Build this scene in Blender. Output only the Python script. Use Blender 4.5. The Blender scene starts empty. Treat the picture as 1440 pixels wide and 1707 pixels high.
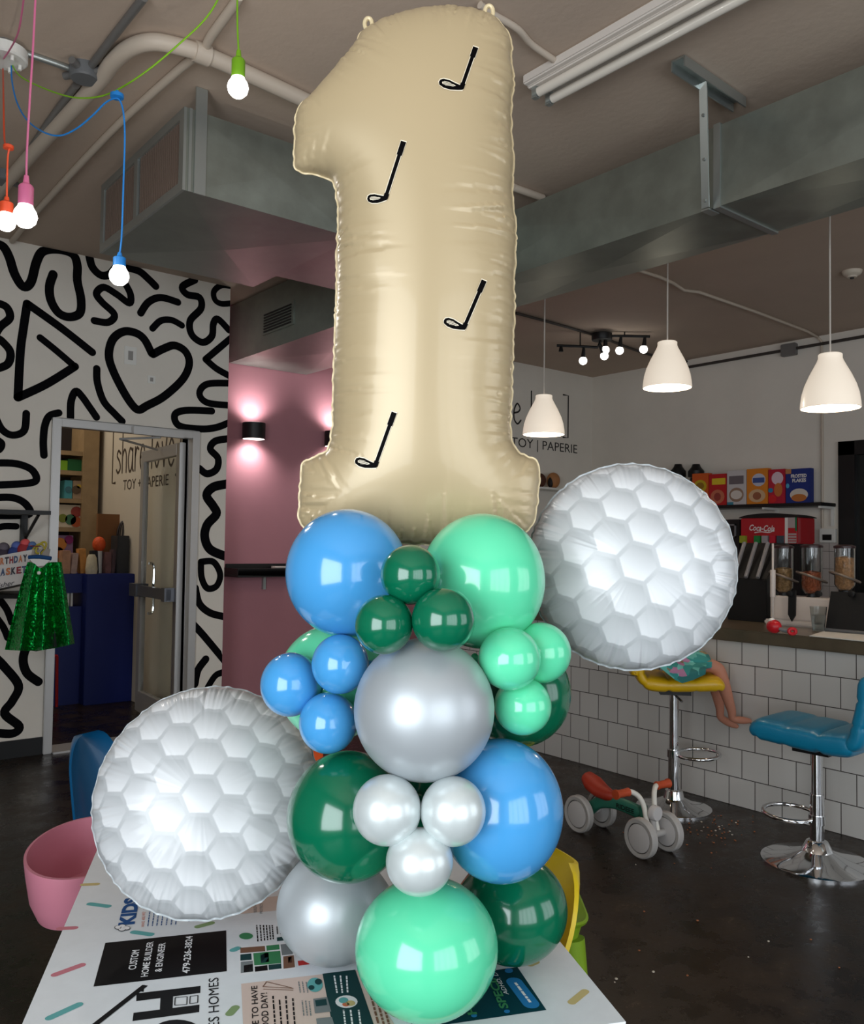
import bpy, bmesh, math, random
import numpy as np
from mathutils import Vector, Matrix
from mathutils.bvhtree import BVHTree
from mathutils.geometry import delaunay_2d_cdt

SC = bpy.context.scene
COL = SC.collection
V = Vector
PI = math.pi

# ------------------------------------------------------------------ camera
F_PX, CX, CY = 1430.0, 720.0, 853.5
YAW, PITCH, ROLL = math.radians(39.05), math.radians(2.1), 0.0137
CAM = V((0, 0, 1.39))
_f0 = V((math.sin(YAW), math.cos(YAW), 0)); _r0 = V((math.cos(YAW), -math.sin(YAW), 0))
FWD = _f0 * math.cos(PITCH) + V((0, 0, 1)) * math.sin(PITCH)
_u0 = _r0.cross(FWD)
RGT = _r0 * math.cos(ROLL) + _u0 * math.sin(ROLL)
UPV = _u0 * math.cos(ROLL) - _r0 * math.sin(ROLL)
cam_d = bpy.data.cameras.new('camera'); cam = bpy.data.objects.new('camera', cam_d); COL.objects.link(cam)
cam_d.sensor_fit = 'HORIZONTAL'; cam_d.sensor_width = 36.0; cam_d.lens = F_PX * 36.0 / 1440.0
cam_d.clip_start = 0.02
mw = Matrix((RGT, UPV, -FWD)).transposed().to_4x4(); mw.translation = CAM
cam.matrix_world = mw
SC.camera = cam
SC.view_settings.view_transform = 'Standard'; SC.view_settings.look = 'None'
SC.view_settings.gamma = 1.0; SC.view_settings.use_curve_mapping = False
SC.view_settings.exposure = 0.0

# ------------------------------------------------------------------ world and daylight
W = bpy.data.worlds.new('world'); SC.world = W; W.use_nodes = True
W.node_tree.nodes['Background'].inputs[0].default_value = (0.75, 0.85, 1.0, 1)
W.node_tree.nodes['Background'].inputs[1].default_value = 1.0
def area_light(name, loc, direction, sx, sy, power, color):
    d = bpy.data.lights.new(name, 'AREA'); d.shape = 'RECTANGLE'; d.size = sx; d.size_y = sy
    d.energy = power; d.color = color
    o = bpy.data.objects.new(name, d); COL.objects.link(o); o.location = loc
    o.rotation_euler = V(direction).to_track_quat('-Z', 'Y').to_euler()
    return o
ROOM_X0, ROOM_Y0 = -1.9, -2.3
area_light('daylight_left', (ROOM_X0 - 0.16, -0.55, 1.5), (1, 0, 0), 2.5, 2.1, 140, (0.90, 0.96, 1.0))
area_light('daylight_back', (0.15, ROOM_Y0 - 0.16, 1.5), (0, 1, 0), 2.3, 2.1, 60, (0.90, 0.96, 1.0))
area_light('daylight_street', (3.6, ROOM_Y0 - 0.16, 1.5), (0, 1, 0), 2.6, 2.1, 40, (0.93, 0.97, 1.0))

# ------------------------------------------------------------------ pixel helpers: a ray of the photograph met with a real plane
def ray(px, py): return FWD + RGT * ((px - CX) / F_PX) - UPV * ((py - CY) / F_PX)
def at(px, py, t): return CAM + ray(px, py) * t
def onZ(px, py, z): r = ray(px, py); return CAM + r * ((z - CAM.z) / r.z)
def onX(px, py, x): r = ray(px, py); return CAM + r * ((x - CAM.x) / r.x)
def onY(px, py, y): r = ray(px, py); return CAM + r * ((y - CAM.y) / r.y)

# ------------------------------------------------------------------ materials
def s2l(c): return c / 12.92 if c <= 0.04045 else ((c + 0.055) / 1.055) ** 2.4
def rgb(r, g, b): return (s2l(r / 255), s2l(g / 255), s2l(b / 255), 1)
MATS = {}
def mat(name, col, rough=0.5, metal=0.0, coat=0.0, emit=0.0, emit_col=None, spec=0.5, trans=0.0, alpha=1.0, sss=0.0,
        noise=0.0, nscale=8.0, bump=0.0, bscale=40.0, rnoise=0.0, sheen=0.0, ior=1.45, stretch=None, aniso=0.0):
    if name in MATS: return MATS[name]
    m = bpy.data.materials.new(name); m.use_nodes = True; nt = m.node_tree; b = nt.nodes['Principled BSDF']
    I = b.inputs
    I['Base Color'].default_value = col; I['Roughness'].default_value = rough; I['Metallic'].default_value = metal
    I['Coat Weight'].default_value = coat; I['Coat Roughness'].default_value = 0.06
    I['Specular IOR Level'].default_value = spec; I['Transmission Weight'].default_value = trans
    I['Alpha'].default_value = alpha; I['IOR'].default_value = ior
    I['Subsurface Weight'].default_value = sss; I['Subsurface Radius'].default_value = (0.01, 0.01, 0.01)
    I['Sheen Weight'].default_value = sheen; I['Anisotropic'].default_value = aniso
    if emit: I['Emission Color'].default_value = emit_col or col; I['Emission Strength'].default_value = emit
    if noise or bump or rnoise:
        tc = nt.nodes.new('ShaderNodeTexCoord'); mp = nt.nodes.new('ShaderNodeMapping')
        nt.links.new(tc.outputs['Object'], mp.inputs[0])
        if stretch: mp.inputs['Scale'].default_value = stretch
    if noise or rnoise:
        n = nt.nodes.new('ShaderNodeTexNoise'); n.inputs['Scale'].default_value = nscale; n.inputs['Detail'].default_value = 8
        n.inputs['Roughness'].default_value = 0.62
        nt.links.new(mp.outputs[0], n.inputs['Vector'])
    if noise:
        r = nt.nodes.new('ShaderNodeMapRange'); r.inputs[1].default_value = 0.3; r.inputs[2].default_value = 0.7
        r.inputs[3].default_value = 1 - noise; r.inputs[4].default_value = 1 + noise
        nt.links.new(n.outputs[0], r.inputs[0])
        mx = nt.nodes.new('ShaderNodeVectorMath'); mx.operation = 'SCALE'; mx.inputs[0].default_value = col[:3]
        nt.links.new(r.outputs[0], mx.inputs['Scale']); nt.links.new(mx.outputs[0], I['Base Color'])
    if rnoise:
        r = nt.nodes.new('ShaderNodeMapRange'); r.inputs[1].default_value = 0.3; r.inputs[2].default_value = 0.7
        r.inputs[3].default_value = max(0.02, rough - rnoise); r.inputs[4].default_value = rough + rnoise
        nt.links.new(n.outputs[0], r.inputs[0]); nt.links.new(r.outputs[0], I['Roughness'])
    if bump:
        n2 = nt.nodes.new('ShaderNodeTexNoise'); n2.inputs['Scale'].default_value = bscale; n2.inputs['Detail'].default_value = 4
        nt.links.new(mp.outputs[0], n2.inputs['Vector'])
        bp = nt.nodes.new('ShaderNodeBump'); bp.inputs['Strength'].default_value = bump; bp.inputs['Distance'].default_value = 0.01
        nt.links.new(n2.outputs[0], bp.inputs['Height']); nt.links.new(bp.outputs[0], I['Normal'])
    MATS[name] = m
    return m

# ------------------------------------------------------------------ mesh builder
class MB:
    def __init__(s): s.v = []; s.f = []; s.m = []; s.uv = {}
    def add(s, vs, fs, mi=0):
        b = len(s.v); s.v.extend([tuple(p) for p in vs]); s.f.extend([tuple(i + b for i in f) for f in fs]); s.m.extend([mi] * len(fs)); return s
    def box(s, p0, p1, mi=0, rot=None, piv=None):
        x0, y0, z0 = p0; x1, y1, z1 = p1
        vs = [V(p) for p in ((x0,y0,z0),(x1,y0,z0),(x1,y1,z0),(x0,y1,z0),(x0,y0,z1),(x1,y0,z1),(x1,y1,z1),(x0,y1,z1))]
        if rot is not None:
            c = V(piv) if piv is not None else (V(p0) + V(p1)) / 2
            vs = [c + rot @ (p - c) for p in vs]
        return s.add(vs, [(0,3,2,1),(4,5,6,7),(0,1,5,4),(1,2,6,5),(2,3,7,6),(3,0,4,7)], mi)
    def obox(s, c, ax, ay, az, mi=0):   # centre and half axes
        c, ax, ay, az = V(c), V(ax), V(ay), V(az)
        vs = [c + ax*i + ay*j + az*k for k in (-1,1) for (i,j) in ((-1,-1),(1,-1),(1,1),(-1,1))]
        return s.add(vs, [(0,3,2,1),(4,5,6,7),(0,1,5,4),(1,2,6,5),(2,3,7,6),(3,0,4,7)], mi)
    def tube(s, pts, r, n=10, mi=0, caps=True, closed=False):
        pts = [V(p) for p in pts]; N = len(pts)
        rs = r if isinstance(r, (list, tuple)) else [r] * N
        T = []
        for i in range(N):
            if closed: d = pts[(i+1) % N] - pts[i-1]
            else: d = pts[min(i+1, N-1)] - pts[max(i-1, 0)]
            T.append(d.normalized() if d.length > 1e-9 else V((0,0,1)))
        a = V((0,0,1)) if abs(T[0].z) < 0.9 else V((1,0,0))
        nrm = (a - T[0] * a.dot(T[0])).normalized(); vs = []
        for i in range(N):
            nrm = (nrm - T[i] * nrm.dot(T[i])); nrm = nrm.normalized() if nrm.length > 1e-6 else V((1,0,0))
            bn = T[i].cross(nrm)
            for k in range(n):
                th = 2*PI*k/n; vs.append(pts[i] + (nrm*math.cos(th) + bn*math.sin(th)) * rs[i])
        fs = []
        for i in range(N if closed else N-1):
            j = (i+1) % N
            for k in range(n):
                k2 = (k+1) % n; fs.append((i*n+k, i*n+k2, j*n+k2, j*n+k))
        if caps and not closed:
            fs.append(tuple(range(n-1, -1, -1))); fs.append(tuple((N-1)*n+k for k in range(n)))
        return s.add(vs, fs, mi)
    def cyl(s, p0, p1, r0, r1=None, n=20, mi=0): return s.tube([p0, p1], [r0, r0 if r1 is None else r1], n, mi)
    def lathe(s, prof, n=32, o=(0,0,0), axis=(0,0,1), mi=0, close=False):   # profile (radius, height)
        o = V(o); q = V((0,0,1)).rotation_difference(V(axis).normalized()); vs = []; fs = []
        for (r, h) in prof:
            for k in range(n):
                th = 2*PI*k/n; vs.append(o + q @ V((r*math.cos(th), r*math.sin(th), h)))
        P = len(prof)
        for i in range(P-1 if not close else P):
            j = (i+1) % P
            for k in range(n):
                k2 = (k+1) % n; fs.append((i*n+k, i*n+k2, j*n+k2, j*n+k))
        if not close:
            if prof[0][0] > 1e-5: fs.append(tuple(range(n-1,-1,-1)))
            if prof[-1][0] > 1e-5: fs.append(tuple((P-1)*n+k for k in range(n)))
        return s.add(vs, fs, mi)
    def sphere(s, c, r, n=24, m=16, mi=0, sc=(1,1,1), rot=None):
        c = V(c); vs = []
        for i in range(m+1):
            ph = PI*i/m
            for k in range(n):
                th = 2*PI*k/n
                p = V((math.sin(ph)*math.cos(th)*r*sc[0], math.sin(ph)*math.sin(th)*r*sc[1], math.cos(ph)*r*sc[2]))
                if rot is not None: p = rot @ p
                vs.append(c + p)
        fs = [(i*n+k, (i+1)*n+k, (i+1)*n+(k+1)%n, i*n+(k+1)%n) for i in range(m) for k in range(n)]
        return s.add(vs, fs, mi)
    def prism(s, pts, ext, mi=0):    # polygon (3D, planar) pushed along ext
        pts = [V(p) for p in pts]; n = len(pts); e = V(ext)
        vs = pts + [p + e for p in pts]
        return s.add(vs, [tuple(range(n)), tuple(range(2*n-1, n-1, -1))] + [(i, n+i, n+(i+1)%n, (i+1)%n) for i in range(n)], mi)
    def poly(s, pts, mi=0): return s.add(pts, [tuple(range(len(pts)))], mi)
    def mesh(s, name, mats, smooth=True, xf=None, bevel=0.0, weld=False):
        me = bpy.data.meshes.new(name)
        vs = s.v if xf is None else [tuple(xf @ V(p)) for p in s.v]
        me.from_pydata(vs, [], s.f)
        for m in (mats if isinstance(mats, (list, tuple)) else [mats]): me.materials.append(m)
        me.polygons.foreach_set('material_index', s.m)
        bm = bmesh.new(); bm.from_mesh(me)
        bmesh.ops.remove_doubles(bm, verts=bm.verts, dist=1e-5)
        bmesh.ops.recalc_face_normals(bm, faces=bm.faces) if not getattr(s, 'keep', False) else None
        if bevel:
            es = [e for e in bm.edges if len(e.link_faces) == 2 and e.calc_face_angle(0) > 0.6]
            bmesh.ops.bevel(bm, geom=es, offset=bevel, segments=2, affect='EDGES', clamp_overlap=True)
        bm.to_mesh(me); bm.free()
        if smooth:
            me.polygons.foreach_set('use_smooth', [True] * len(me.polygons))
            me.set_sharp_from_angle(angle=math.radians(38))
        me.update()
        return me

WM = {}
def tag(o, label=None, cat=None, group=None, kind=None):
    if label: o['label'] = label
    if cat: o['category'] = cat
    if group: o['group'] = group
    if kind: o['kind'] = kind
    return o
def thing(name, label, cat, loc, group=None, rotz=0.0, kind=None):
    o = bpy.data.objects.new(name, None); o.empty_display_size = 0.05; COL.objects.link(o)
    o.location = loc; o.rotation_euler = (0, 0, rotz)
    WM[o.name] = Matrix.Translation(V(loc)) @ Matrix.Rotation(rotz, 4, 'Z')
    return tag(o, label, cat, group, kind)
def part(name, mb, mats, parent, label=None, local=False, **k):   # vertices in world space unless local
    pm = WM[parent.name]
    if local: me = mb.mesh(name, mats, **k); wm = pm
    else: me = mb.mesh(name, mats, xf=pm.inverted(), **k); wm = pm
    o = bpy.data.objects.new(name, me); COL.objects.link(o); o.parent = parent; WM[o.name] = wm
    if label: o['label'] = label
    return o
def solo(name, mb, mats, label, cat, group=None, kind=None, **k):
    a = np.array([tuple(p) for p in mb.v]); lo, hi = a.min(0), a.max(0)
    c = V(((lo[0]+hi[0])/2, (lo[1]+hi[1])/2, lo[2])); xf = Matrix.Translation(c)
    o = bpy.data.objects.new(name, mb.mesh(name, mats, xf=xf.inverted(), **k)); COL.objects.link(o); o.location = c
    WM[o.name] = xf
    return tag(o, label, cat, group, kind)
def struct(name, mb, mats, label=None, **k):
    k.setdefault('smooth', False)
    o = bpy.data.objects.new(name, mb.mesh(name, mats, **k)); COL.objects.link(o); WM[o.name] = Matrix.Identity(4)
    return tag(o, label, None, None, 'structure')
def copy_tree(o, parent=None, **over):
    c = o.copy(); COL.objects.link(c)
    if parent is not None: c.parent = parent
    for ch in list(o.children): copy_tree(ch, c)
    return c

def smooth_path(pts, step=None, k=6, closed=False):   # Catmull-Rom
    P = [V(p) for p in pts]; n = len(P); out = []
    rng = range(n if closed else n-1)
    for i in rng:
        if closed: a, b, c, d = P[i-1], P[i], P[(i+1)%n], P[(i+2)%n]
        else: a, b, c, d = P[max(i-1,0)], P[i], P[i+1], P[min(i+2,n-1)]
        for j in range(k):
            t = j/k
            out.append(0.5*((2*b) + (c-a)*t + (2*a-5*b+4*c-d)*t*t + (3*b-a-3*c+d)*t**3))
    if not closed: out.append(P[-1])
    return out
def ribbon(mb, pts, w, n, mi=0, clampf=None, smooth=True, cap=True, fn=None):
    """flat painted stroke along 3D points lying in a plane of normal n"""
    P = smooth_path(pts) if smooth else [V(p) for p in pts]
    n = V(n).normalized(); L = []; R = []
    for i in range(len(P)):
        d = P[min(i+1,len(P)-1)] - P[max(i-1,0)]
        if d.length < 1e-9: d = V((1,0,0))
        sdv = d.normalized().cross(n) * (w/2); L.append(P[i]+sdv); R.append(P[i]-sdv)
    def cl(p): return clampf(p) if clampf else p
    vs = [cl(p) for p in L] + [cl(p) for p in R]; N = len(P)
    mb.add(vs, [(i, i+1, N+i+1, N+i) for i in range(N-1)], mi)
    if cap:
        for q, e, sg in ((P[0], L[0]-P[0], 1), (P[-1], L[-1]-P[-1], -1)):
            e2 = ((P[0]-P[1]) if sg == 1 else (P[-1]-P[-2])).normalized()*(w/2)
            mb.add([cl(q + e*math.cos(PI*k/8) + e2*math.sin(PI*k/8)) for k in range(9)], [tuple(range(9))], mi)
    return mb

def text_tris(s, extrude=0.0, bold=0.0, shear=0.0, align='LEFT'):
    """outline text as (verts, faces) with baseline at y=0 and cap height about 0.73; width measured"""
    cu = bpy.data.curves.new('txt', 'FONT'); cu.body = s; cu.size = 1.0; cu.resolution_u = 3; cu.extrude = extrude
    cu.offset = bold; cu.shear = shear
    o = bpy.data.objects.new('txt', cu); COL.objects.link(o)
    dg = bpy.context.evaluated_depsgraph_get(); dg.update()
    me = bpy.data.meshes.new_from_object(o.evaluated_get(dg))
    vs = [v.co.copy() for v in me.vertices]; fs = [tuple(p.vertices) for p in me.polygons]
    bpy.data.objects.remove(o); bpy.data.curves.remove(cu); bpy.data.meshes.remove(me)
    return vs, fs
def put_text(mb, s, p0, p1, h, up, n, mi=0, bold=0.0, shear=0.0, lift=0.0006):
    """text from p0 to p1 (baseline ends, stretched to fit), cap height h, 'up' direction"""
    vs, fs = text_tris(s, bold=bold, shear=shear)
    if not vs: return
    x0 = min(v.x for v in vs); x1 = max(v.x for v in vs); H = 0.73
    p0, p1 = V(p0), V(p1); d = p1 - p0; up = V(up).normalized(); n = V(n).normalized() * lift
    mb.add([p0 + d * ((v.x-x0)/(x1-x0)) + up * (v.y/H*h) + n for v in vs], fs, mi)
# ------------------------------------------------------------------ palette
CEIL_Z = 3.29; YM = 5.91; YP = 6.35; XR = 7.46; XB = 2.70; YB = 9.6
m_ceiling = mat('ceiling_paint', rgb(190,171,154), 0.85, noise=0.05, nscale=1.5, bump=0.15, bscale=30)
m_white_wall = mat('wall_paint_white', rgb(224,217,206), 0.8, noise=0.03, nscale=3, bump=0.06, bscale=60)
m_black_paint = mat('black_wall_paint', rgb(7,7,10), 0.8, spec=0.1)
m_pink_wall = mat('pink_wall_paint', rgb(172,118,126), 0.75, noise=0.03, nscale=3)
m_alu = mat('door_aluminium', rgb(188,186,184), 0.4, metal=0.55)
m_alu_dark = mat('door_gasket', rgb(40,40,42), 0.6)
m_glass = mat('clear_glass', (0.93,0.96,0.95,1), 0.02, trans=1.0, ior=1.02, spec=0.5)
m_beige = mat('backroom_wall', rgb(208,198,180), 0.8)
m_black = mat('black_satin', rgb(12,12,13), 0.45)
m_chrome = mat('chrome', rgb(225,226,228), 0.07, metal=1.0)
m_white_pl = mat('white_plastic', rgb(228,226,220), 0.4)

# floor: dark stained polished concrete with pale scuffs
def floor_material():
    m = bpy.data.materials.new('stained_concrete'); m.use_nodes = True; nt = m.node_tree; b = nt.nodes['Principled BSDF']; L = nt.links.new
    tc = nt.nodes.new('ShaderNodeTexCoord')
    def noise(sc, det=8, rgh=0.6):
        n = nt.nodes.new('ShaderNodeTexNoise'); n.inputs['Scale'].default_value = sc; n.inputs['Detail'].default_value = det
        n.inputs['Roughness'].default_value = rgh; L(tc.outputs['Object'], n.inputs['Vector']); return n
    n1, n2, n3 = noise(0.9), noise(5.0, 10, 0.7), noise(52, 6, 0.8)
    r1 = nt.nodes.new('ShaderNodeValToRGB'); r1.color_ramp.elements[0].color = rgb(15,11,8); r1.color_ramp.elements[1].color = rgb(56,42,30)
    r1.color_ramp.elements[0].position = 0.35; r1.color_ramp.elements[1].position = 0.72
    mixn = nt.nodes.new('ShaderNodeMath'); mixn.operation = 'MULTIPLY_ADD'; mixn.inputs[1].default_value = 0.55
    L(n2.outputs[0], mixn.inputs[0]); sc = nt.nodes.new('ShaderNodeMath'); sc.operation = 'MULTIPLY'; sc.inputs[1].default_value = 0.45
    L(n1.outputs[0], sc.inputs[0]); L(sc.outputs[0], mixn.inputs[2]); L(mixn.outputs[0], r1.inputs[0])
    scf = nt.nodes.new('ShaderNodeMath'); scf.operation = 'MULTIPLY'; L(n2.outputs[0], scf.inputs[0]); L(n3.outputs[0], scf.inputs[1])
    r2 = nt.nodes.new('ShaderNodeMapRange'); r2.inputs[1].default_value = 0.315; r2.inputs[2].default_value = 0.42; r2.inputs[4].default_value = 0.5
    L(scf.outputs[0], r2.inputs[0])
    mx = nt.nodes.new('ShaderNodeMix'); mx.data_type = 'RGBA'; L(r2.outputs[0], mx.inputs[0]); L(r1.outputs[0], mx.inputs[6])
    mx.inputs[7].default_value = rgb(120,104,86); L(mx.outputs[2], b.inputs['Base Color'])
    rr = nt.nodes.new('ShaderNodeMapRange'); rr.inputs[1].default_value = 0.35; rr.inputs[2].default_value = 0.65
    rr.inputs[3].default_value = 0.17; rr.inputs[4].default_value = 0.45; L(n2.outputs[0], rr.inputs[0]); L(rr.outputs[0], b.inputs['Roughness'])
    bp = nt.nodes.new('ShaderNodeBump'); bp.inputs['Strength'].default_value = 0.08; bp.inputs['Distance'].default_value = 0.01
    L(n3.outputs[0], bp.inputs['Height']); L(bp.outputs[0], b.inputs['Normal'])
    b.inputs['Specular IOR Level'].default_value = 0.25
    return m
m_floor = floor_material()
struct('floor', MB().box((ROOM_X0-0.1, ROOM_Y0-0.1, -0.1), (XR+0.2, YB+0.3, 0)), m_floor)
struct('ceiling', MB().box((ROOM_X0-0.1, ROOM_Y0-0.1, CEIL_Z), (XR+0.2, YB+0.3, CEIL_Z+0.1)), m_ceiling)

# doorway opening measured on the mural wall
dxl, dxr = onY(80, 900, YM).x, onY(327, 900, YM).x
dzt = onY(85, 696, YM).z
FW = 0.055
# mural wall with its painted strokes as a second material
mw_ = MB()
mw_.box((ROOM_X0, YM, 0), (dxl, YM+0.12, CEIL_Z)); mw_.box((dxr, YM, 0), (2.82, YM+0.12, CEIL_Z)); mw_.box((dxl, YM, dzt), (dxr, YM+0.12, CEIL_Z))
STR = [
 (26,[(-20,50),(10,60),(30,95),(48,150),(75,190),(100,175),(118,110),(140,75),(190,70),(235,85),(250,120),(250,170),(262,230),(258,275),(225,288),(190,275),(165,235),(160,190),(172,150)]),
 (24,[(288,85),(298,125),(325,152),(355,150),(380,125),(410,128),(450,140),(480,165),(503,188)]),
 (22,[(305,300),(350,305),(370,280),(330,240),(312,212),(336,192),(378,215),(418,243),(422,215),(405,180)]),
 (22,[(455,275),(480,240),(520,225),(575,240)]),(20,[(493,325),(520,300),(555,298),(588,315)]),
 (22,[(630,168),(590,190),(605,215),(645,225),(650,260),(615,300),(620,345),(655,370),(685,350),(690,310),(705,295),(740,330)]),
 (18,[(745,188),(715,186),(692,205),(695,232),(715,245),(745,244)]),
 (21,[(745,358),(665,425)]),(21,[(665,425),(700,455),(745,480)]),
 (21,[(745,502),(670,505),(645,535),(670,565),(745,574)]),
 (22,[(685,592),(600,590),(565,605),(580,640),(650,650),(700,645),(745,628)]),
 (25,[(490,405),(468,362),(440,340),(400,335),(365,360),(352,410),(365,460),(400,530),(430,575),(450,588),(475,575),(530,545),(590,490),(612,440),(600,400),(565,380),(530,390),(495,408)]),
 (22,[(313,455),(315,500),(335,560),(370,600),(395,625)]),
 (24,[(298,402),(200,325),(88,245)]),(25,[(88,245),(75,330),(66,400),(58,548)]),(25,[(58,548),(150,505),(242,448)]),(21,[(242,448),(180,395),(130,355)]),
 (24,[(-20,240),(20,255),(32,290),(0,320),(-15,350),(5,365),(33,400),(25,440),(-20,458)]),
 (22,[(-20,600),(5,650),(40,670),(78,655),(85,600)]),(20,[(-20,680),(5,695),(0,715),(-20,725)]),
 (22,[(228,612),(230,560),(245,528),(265,545),(290,580),(312,612)]),
 (22,[(142,735),(140,690),(145,640),(160,608),(190,598)]),
 (22,[(-20,760),(50,762),(100,780),(118,810),(95,825),(-20,832)]),
 (22,[(-20,872),(40,872),(80,890),(98,922),(60,930),(-20,930)]),(20,[(-20,975),(10,965),(52,965)]),
 (26,[(-20,1385),(15,1420),(60,1480),(40,1530),(15,1570),(62,1612),(40,1635),(-20,1632)]),
 (26,[(124,1468),(88,1440),(75,1400),(85,1360),(112,1345)]),(20,[(-20,1250),(10,1290),(25,1325)]),
 (20,[(-20,1180),(20,1230),(38,1275)]),
 (22,[(735,682),(695,690),(680,715),(705,745),(700,780),(670,795),(645,778)]),
 (28,[(735,828),(690,838),(668,865),(690,900),(700,925),(670,960),(662,1000),(680,1040),(730,1062)]),
 (20,[(650,1080),(690,1080),(712,1120),(700,1158),(670,1165),(652,1130),(650,1080)]),
 (22,[(632,1165),(645,1215),(680,1245),(730,1258)]),(22,[(628,1285),(660,1320),(725,1398)]),
 (24,[(630,1475),(640,1430),(665,1395)]),(20,[(672,1485),(700,1445),(740,1435)])]
def mclamp(p): return V((min(max(p.x, ROOM_X0), 2.82), p.y, min(p.z, CEIL_Z)))
for w_, pts in STR:
    P3 = [onY(x/1.94, 380 + y/1.94, YM-0.0015) for x, y in pts]
    c = P3[len(P3)//2]; sc_ = (onY(0,0,YM)-CAM).length
    wd = 1.07*w_/1.94/F_PX * ((P3[len(P3)//2]-CAM).dot(FWD))
    ribbon(mw_, P3, wd, (0,-1,0), 1, mclamp)
struct('wall_mural', mw_, [m_white_wall, m_black_paint], 'white wall painted with thick black squiggles, a heart and triangles')
struct('wall_return', MB().box((2.70, YM+0.12, 0), (2.82, YP+0.1, CEIL_Z)), m_white_wall)
# pink wall then white lettering wall, one plane; colour changes where the number balloon hides it
XPS = onY(700, 700, YP).x
struct('wall_pink', MB().box((2.82, YP, 0), (XPS, YP+0.1, CEIL_Z)), m_pink_wall, 'dusty pink wall lit by two wall lights')

# single-line letter strokes, height 1 = ascender
GL = {
 '[': (0.25, [[(0.25,1.12),(0.02,1.12),(0.02,-0.25),(0.25,-0.25)]]), ']': (0.25, [[(0,1.12),(0.23,1.12),(0.23,-0.25),(0,-0.25)]]),
 's': (0.32, [[(0.28,0.5),(0.12,0.58),(0.03,0.45),(0.2,0.3),(0.27,0.12),(0.12,0),(0,0.08)]]),
 'h': (0.36, [[(0.02,1.05),(0.02,0)],[(0.02,0.4),(0.15,0.58),(0.28,0.45),(0.3,0)]]),
 'a': (0.38, [[(0.3,0.5),(0.12,0.58),(0.0,0.3),(0.1,0),(0.25,0.1),(0.3,0.5)],[(0.3,0.56),(0.3,0.1),(0.36,0)]]),
 'r': (0.28, [[(0.02,0.58),(0.02,0)],[(0.02,0.35),(0.12,0.56),(0.24,0.52)]]),
 'e': (0.36, [[(0.02,0.3),(0.2,0.36),(0.26,0.48),(0.14,0.6),(0.02,0.4),(0.02,0.12),(0.16,-0.02),(0.3,0.1)]]),
 'l': (0.14, [[(0.04,1.05),(0.04,0)]]), 'o': (0.36, [[(0.15,0.58),(0.0,0.3),(0.15,0),(0.3,0.3),(0.15,0.58)]]),
 'v': (0.32, [[(0,0.56),(0.14,0)],[(0.14,0),(0.28,0.7)]]), ' ': (0.2, [])}
def stroke_text(mb, s, o, u, v, n, wd, mi=0, total=None):
    W_ = sum(GL[c][0] + 0.07 for c in s); k = 1.0 if total is None else total / W_
    x = 0.0
    for c in s:
        for st in GL[c][1]:
            P3 = [V(o) + V(u)*((x+a)*k) + V(v)*b for a, b in st]
            ribbon(mb, P3, wd, n, mi, smooth=(c not in '[]'))
        x += GL[c][0] + 0.07
ws = MB().box((XPS, YP, 0), (XR+0.1, YP+0.1, CEIL_Z))
yy = YP - 0.0015
a0 = onY(774, 712, yy); a1 = onY(950, 712, yy)
stroke_text(ws, '[share love]', V((a0.x, yy, onY(950,722,yy).z+0.03)), V((1,0,0)), V((0,0,0.34)), (0,-1,0), 0.019, 1, total=a1.x-a0.x)
b0 = onY(852, 752, yy); b1 = onY(962, 756, yy)
put_text(ws, 'TOY | PAPERIE', V((b0.x, yy, b1.z)), V((b1.x, yy, b1.z)), 0.10, (0,0,1), (0,-1,0), 1, bold=0.0)
struct('wall_lettering', ws, [m_white_wall, mat('dark_lettering', rgb(38,34,32), 0.6)], 'white wall carrying the dark lettering')

# right wall with black framed doorway
dy = onX(1400, 900, XR).y; dz = onX(1400, 737, XR).z
wr = MB().box((XR, dy, 0), (XR+0.1, YP+0.1, CEIL_Z)); wr.box((XR, dy-1.1, dz), (XR+0.1, dy, CEIL_Z)); wr.box((XR, ROOM_Y0, 0), (XR+0.1, dy-1.1, CEIL_Z))
struct('wall_right', wr, m_white_wall)
t = thing('door_2', None, None, (XR, dy-0.55, 0), kind='structure')
f = MB(); f.box((XR-0.03, dy-0.14, 0), (XR+0.06, dy, dz)); f.box((XR-0.03, dy-1.1, 0), (XR+0.06, dy-1.0, dz)); f.box((XR-0.03, dy-1.1, dz-0.12), (XR+0.06, dy, dz))
part('door_frame', f, m_black, t)
part('door_glass', MB().box((XR+0.02, dy-1.0, 0), (XR+0.04, dy-0.14, dz-0.12)), mat('dark_door_glass', rgb(24,26,25), 0.08), t)
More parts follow.
